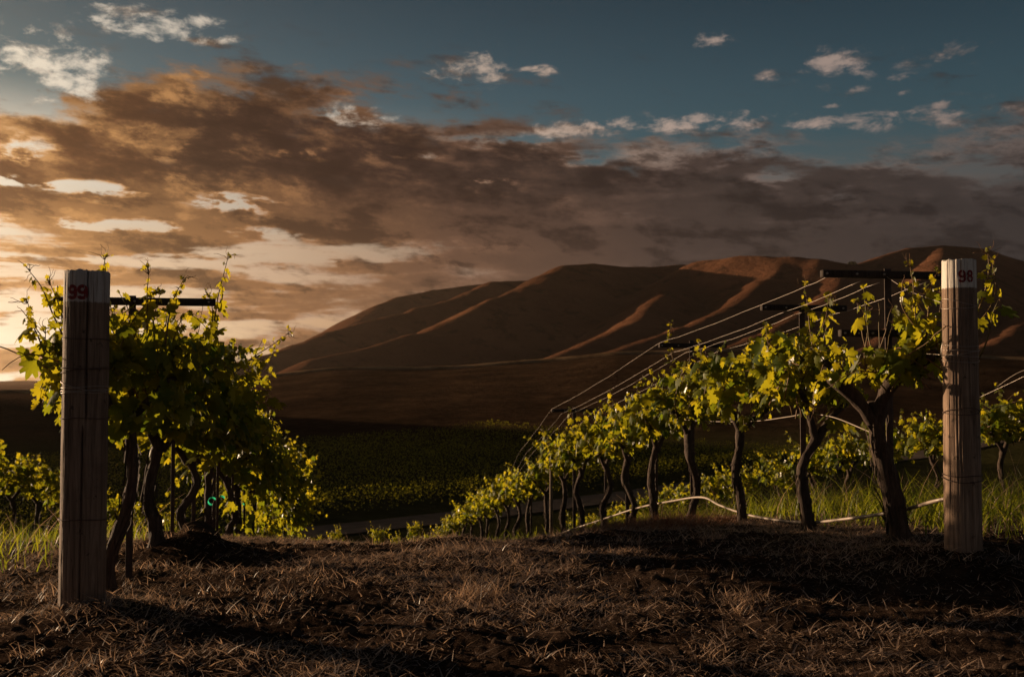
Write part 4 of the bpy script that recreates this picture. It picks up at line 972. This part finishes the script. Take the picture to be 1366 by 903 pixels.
for rw in range(31):
    s_ = np.arange(-75, 84, .034) + rng.uniform(-.05, .05); n = len(s_)
    p = edge_pt(0)[None] + ed[None] * s_[:, None] - en[None] * (rw * 2.3 + rng.normal(0, .22, n))[:, None]
    keep = rng.uniform(0, 1, n) < (.9 if rw < 3 else .62) * np.clip(.65 + 2 * vnoise(s_ * .6, np.full(n, rw * 3.1), 6) - .6, .2, 1)
    p = p[keep]; z = zg(p[:, 0], p[:, 1]) + rng.beta(2.2, 1.4, len(p)) * (2.15 if rw < 2 else 1.45) + .1
    PP.append(np.column_stack([p, z]))
PP = np.vstack(PP); n = len(PP)
nn = rng.normal(0, 1, (n, 3)) + np.array([-.3, -.4, .3]); td = rng.normal(0, .5, (n, 3)) + np.array([0, 0, .6])
V_, F_, R_ = leaves_mesh(PP, nn, td, rng.uniform(.085, .18, n), np.clip(rng.normal(.5, .22, n), 0, 1), True)
kind(mesh_np('vineyard_field', V_, F_, M_fieldleaf, False, R_), 'stuff', 'shaded vineyard block on the valley floor with a sunlit near edge', 'vineyard')

Vv = []; aa = np.radians(np.arange(-45, 40, .25))  # added strip along the bench crest; its pale colour stands in for sunlight
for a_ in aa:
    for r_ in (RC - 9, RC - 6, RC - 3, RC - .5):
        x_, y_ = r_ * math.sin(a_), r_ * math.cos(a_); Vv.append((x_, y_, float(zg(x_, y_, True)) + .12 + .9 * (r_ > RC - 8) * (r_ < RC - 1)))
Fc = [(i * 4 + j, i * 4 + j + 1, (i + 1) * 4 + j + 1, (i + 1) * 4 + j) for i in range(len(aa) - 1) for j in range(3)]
M_ridge, nt, out = new_mat('ridge_lit_pale'); pos = geo_pos(nt)
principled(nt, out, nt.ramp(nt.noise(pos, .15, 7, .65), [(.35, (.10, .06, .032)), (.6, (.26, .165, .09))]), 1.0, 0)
kind(mesh_np('ridge_lit_strip', Vv, [f[::-1] for f in Fc], M_ridge, True), 'structure', 'pale strip coloured as the sunlit line along the crest of the valley bench')

# ------------------------------------------------------------------ bushes on the bench and hills
def bush_mesh(seed):
    rng = np.random.default_rng(seed); P = []
    n = 420
    u = rng.normal(0, 1, (n, 3)); u /= np.linalg.norm(u, axis=1)[:, None]; u[:, 2] = np.abs(u[:, 2]) * .9
    lob = 1 + .9 * fbm(u[:, 0] * 2 + seed, u[:, 1] * 2 + u[:, 2] * 2, 3, seed)
    P = u * (lob * rng.uniform(.55, 1, n))[:, None] * [1, 1, .8]
    fb = MB(); fb.add(*leaves_mesh(P, u + rng.normal(0, .5, (n, 3)), rng.normal(0, 1, (n, 3)), rng.uniform(.16, .30, n), rng.uniform(0, 1, n), True))
    return fb
tr0 = MB(); tube(tr0, [(0, 0, -.6), (.02, 0, .2), (0, .05, .6)], [.09, .07, .03], 6)
bp = []
for q in range(3):
    me_ = bush_mesh(q + 3)
    bp.append((me_.build('foliage', M_bush, None, False, link=False), tr0.build('trunk', M_bark, None, True, link=False)))
bl = [(440, 0, 5), (452, 0, 5), (462, 0, 6), (478, 0, 4), (505, 0, 5), (523, 0, 4), (545, 0, 5), (560, 0, 4), (588, 0, 4), (600, 0, 5), (628, 0, 4), (655, 0, 5), (675, 0, 6), (695, 0, 8), (704, 0, 10), (714, 0, 10), (724, 0, 8), (738, 0, 7), (752, 0, 6), (766, 0, 5)]
for i, (px, _, s_) in enumerate(bl):
    d = RC * math.cos(px_az(px)) - 1; x = (px - 683) / F * d
    o = thing('bush', (x, d, g(x, d)), f'dark shrub on the lit bench ridge, {ORD[i]} counting up along the ridge', 'bush', 'shrubs on the bench ridge')
    for src in bp[i % 3]:
        c_ = src.copy(); C.objects.link(c_); c_.parent = o
    sc_ = s_ * .5 * d / F; o.scale = (sc_, sc_, sc_); o.rotation_euler = (0, 0, i)
for i, (px, py, s_, d, lab) in enumerate([(1139, 347, 11, 1325, 'lone dark tree on the far skyline saddle'), (1040, 372, 6, 1150, 'small dark shrub on the sunlit hill face'), (1052, 366, 5, 1180, 'tiny shrub above another on the sunlit hill face')]):
    x = (px - 683) / F * d; z = float(zhill(np.array([x]), np.array([float(d)]))[0])
    o = thing('bush', (x, d, z), lab, 'bush', 'shrubs on the hills')
    for src in bp[i % 3]:
        c_ = src.copy(); C.objects.link(c_); c_.parent = o
    sc_ = s_ * .6 * d / F; o.scale = (sc_,) * 3
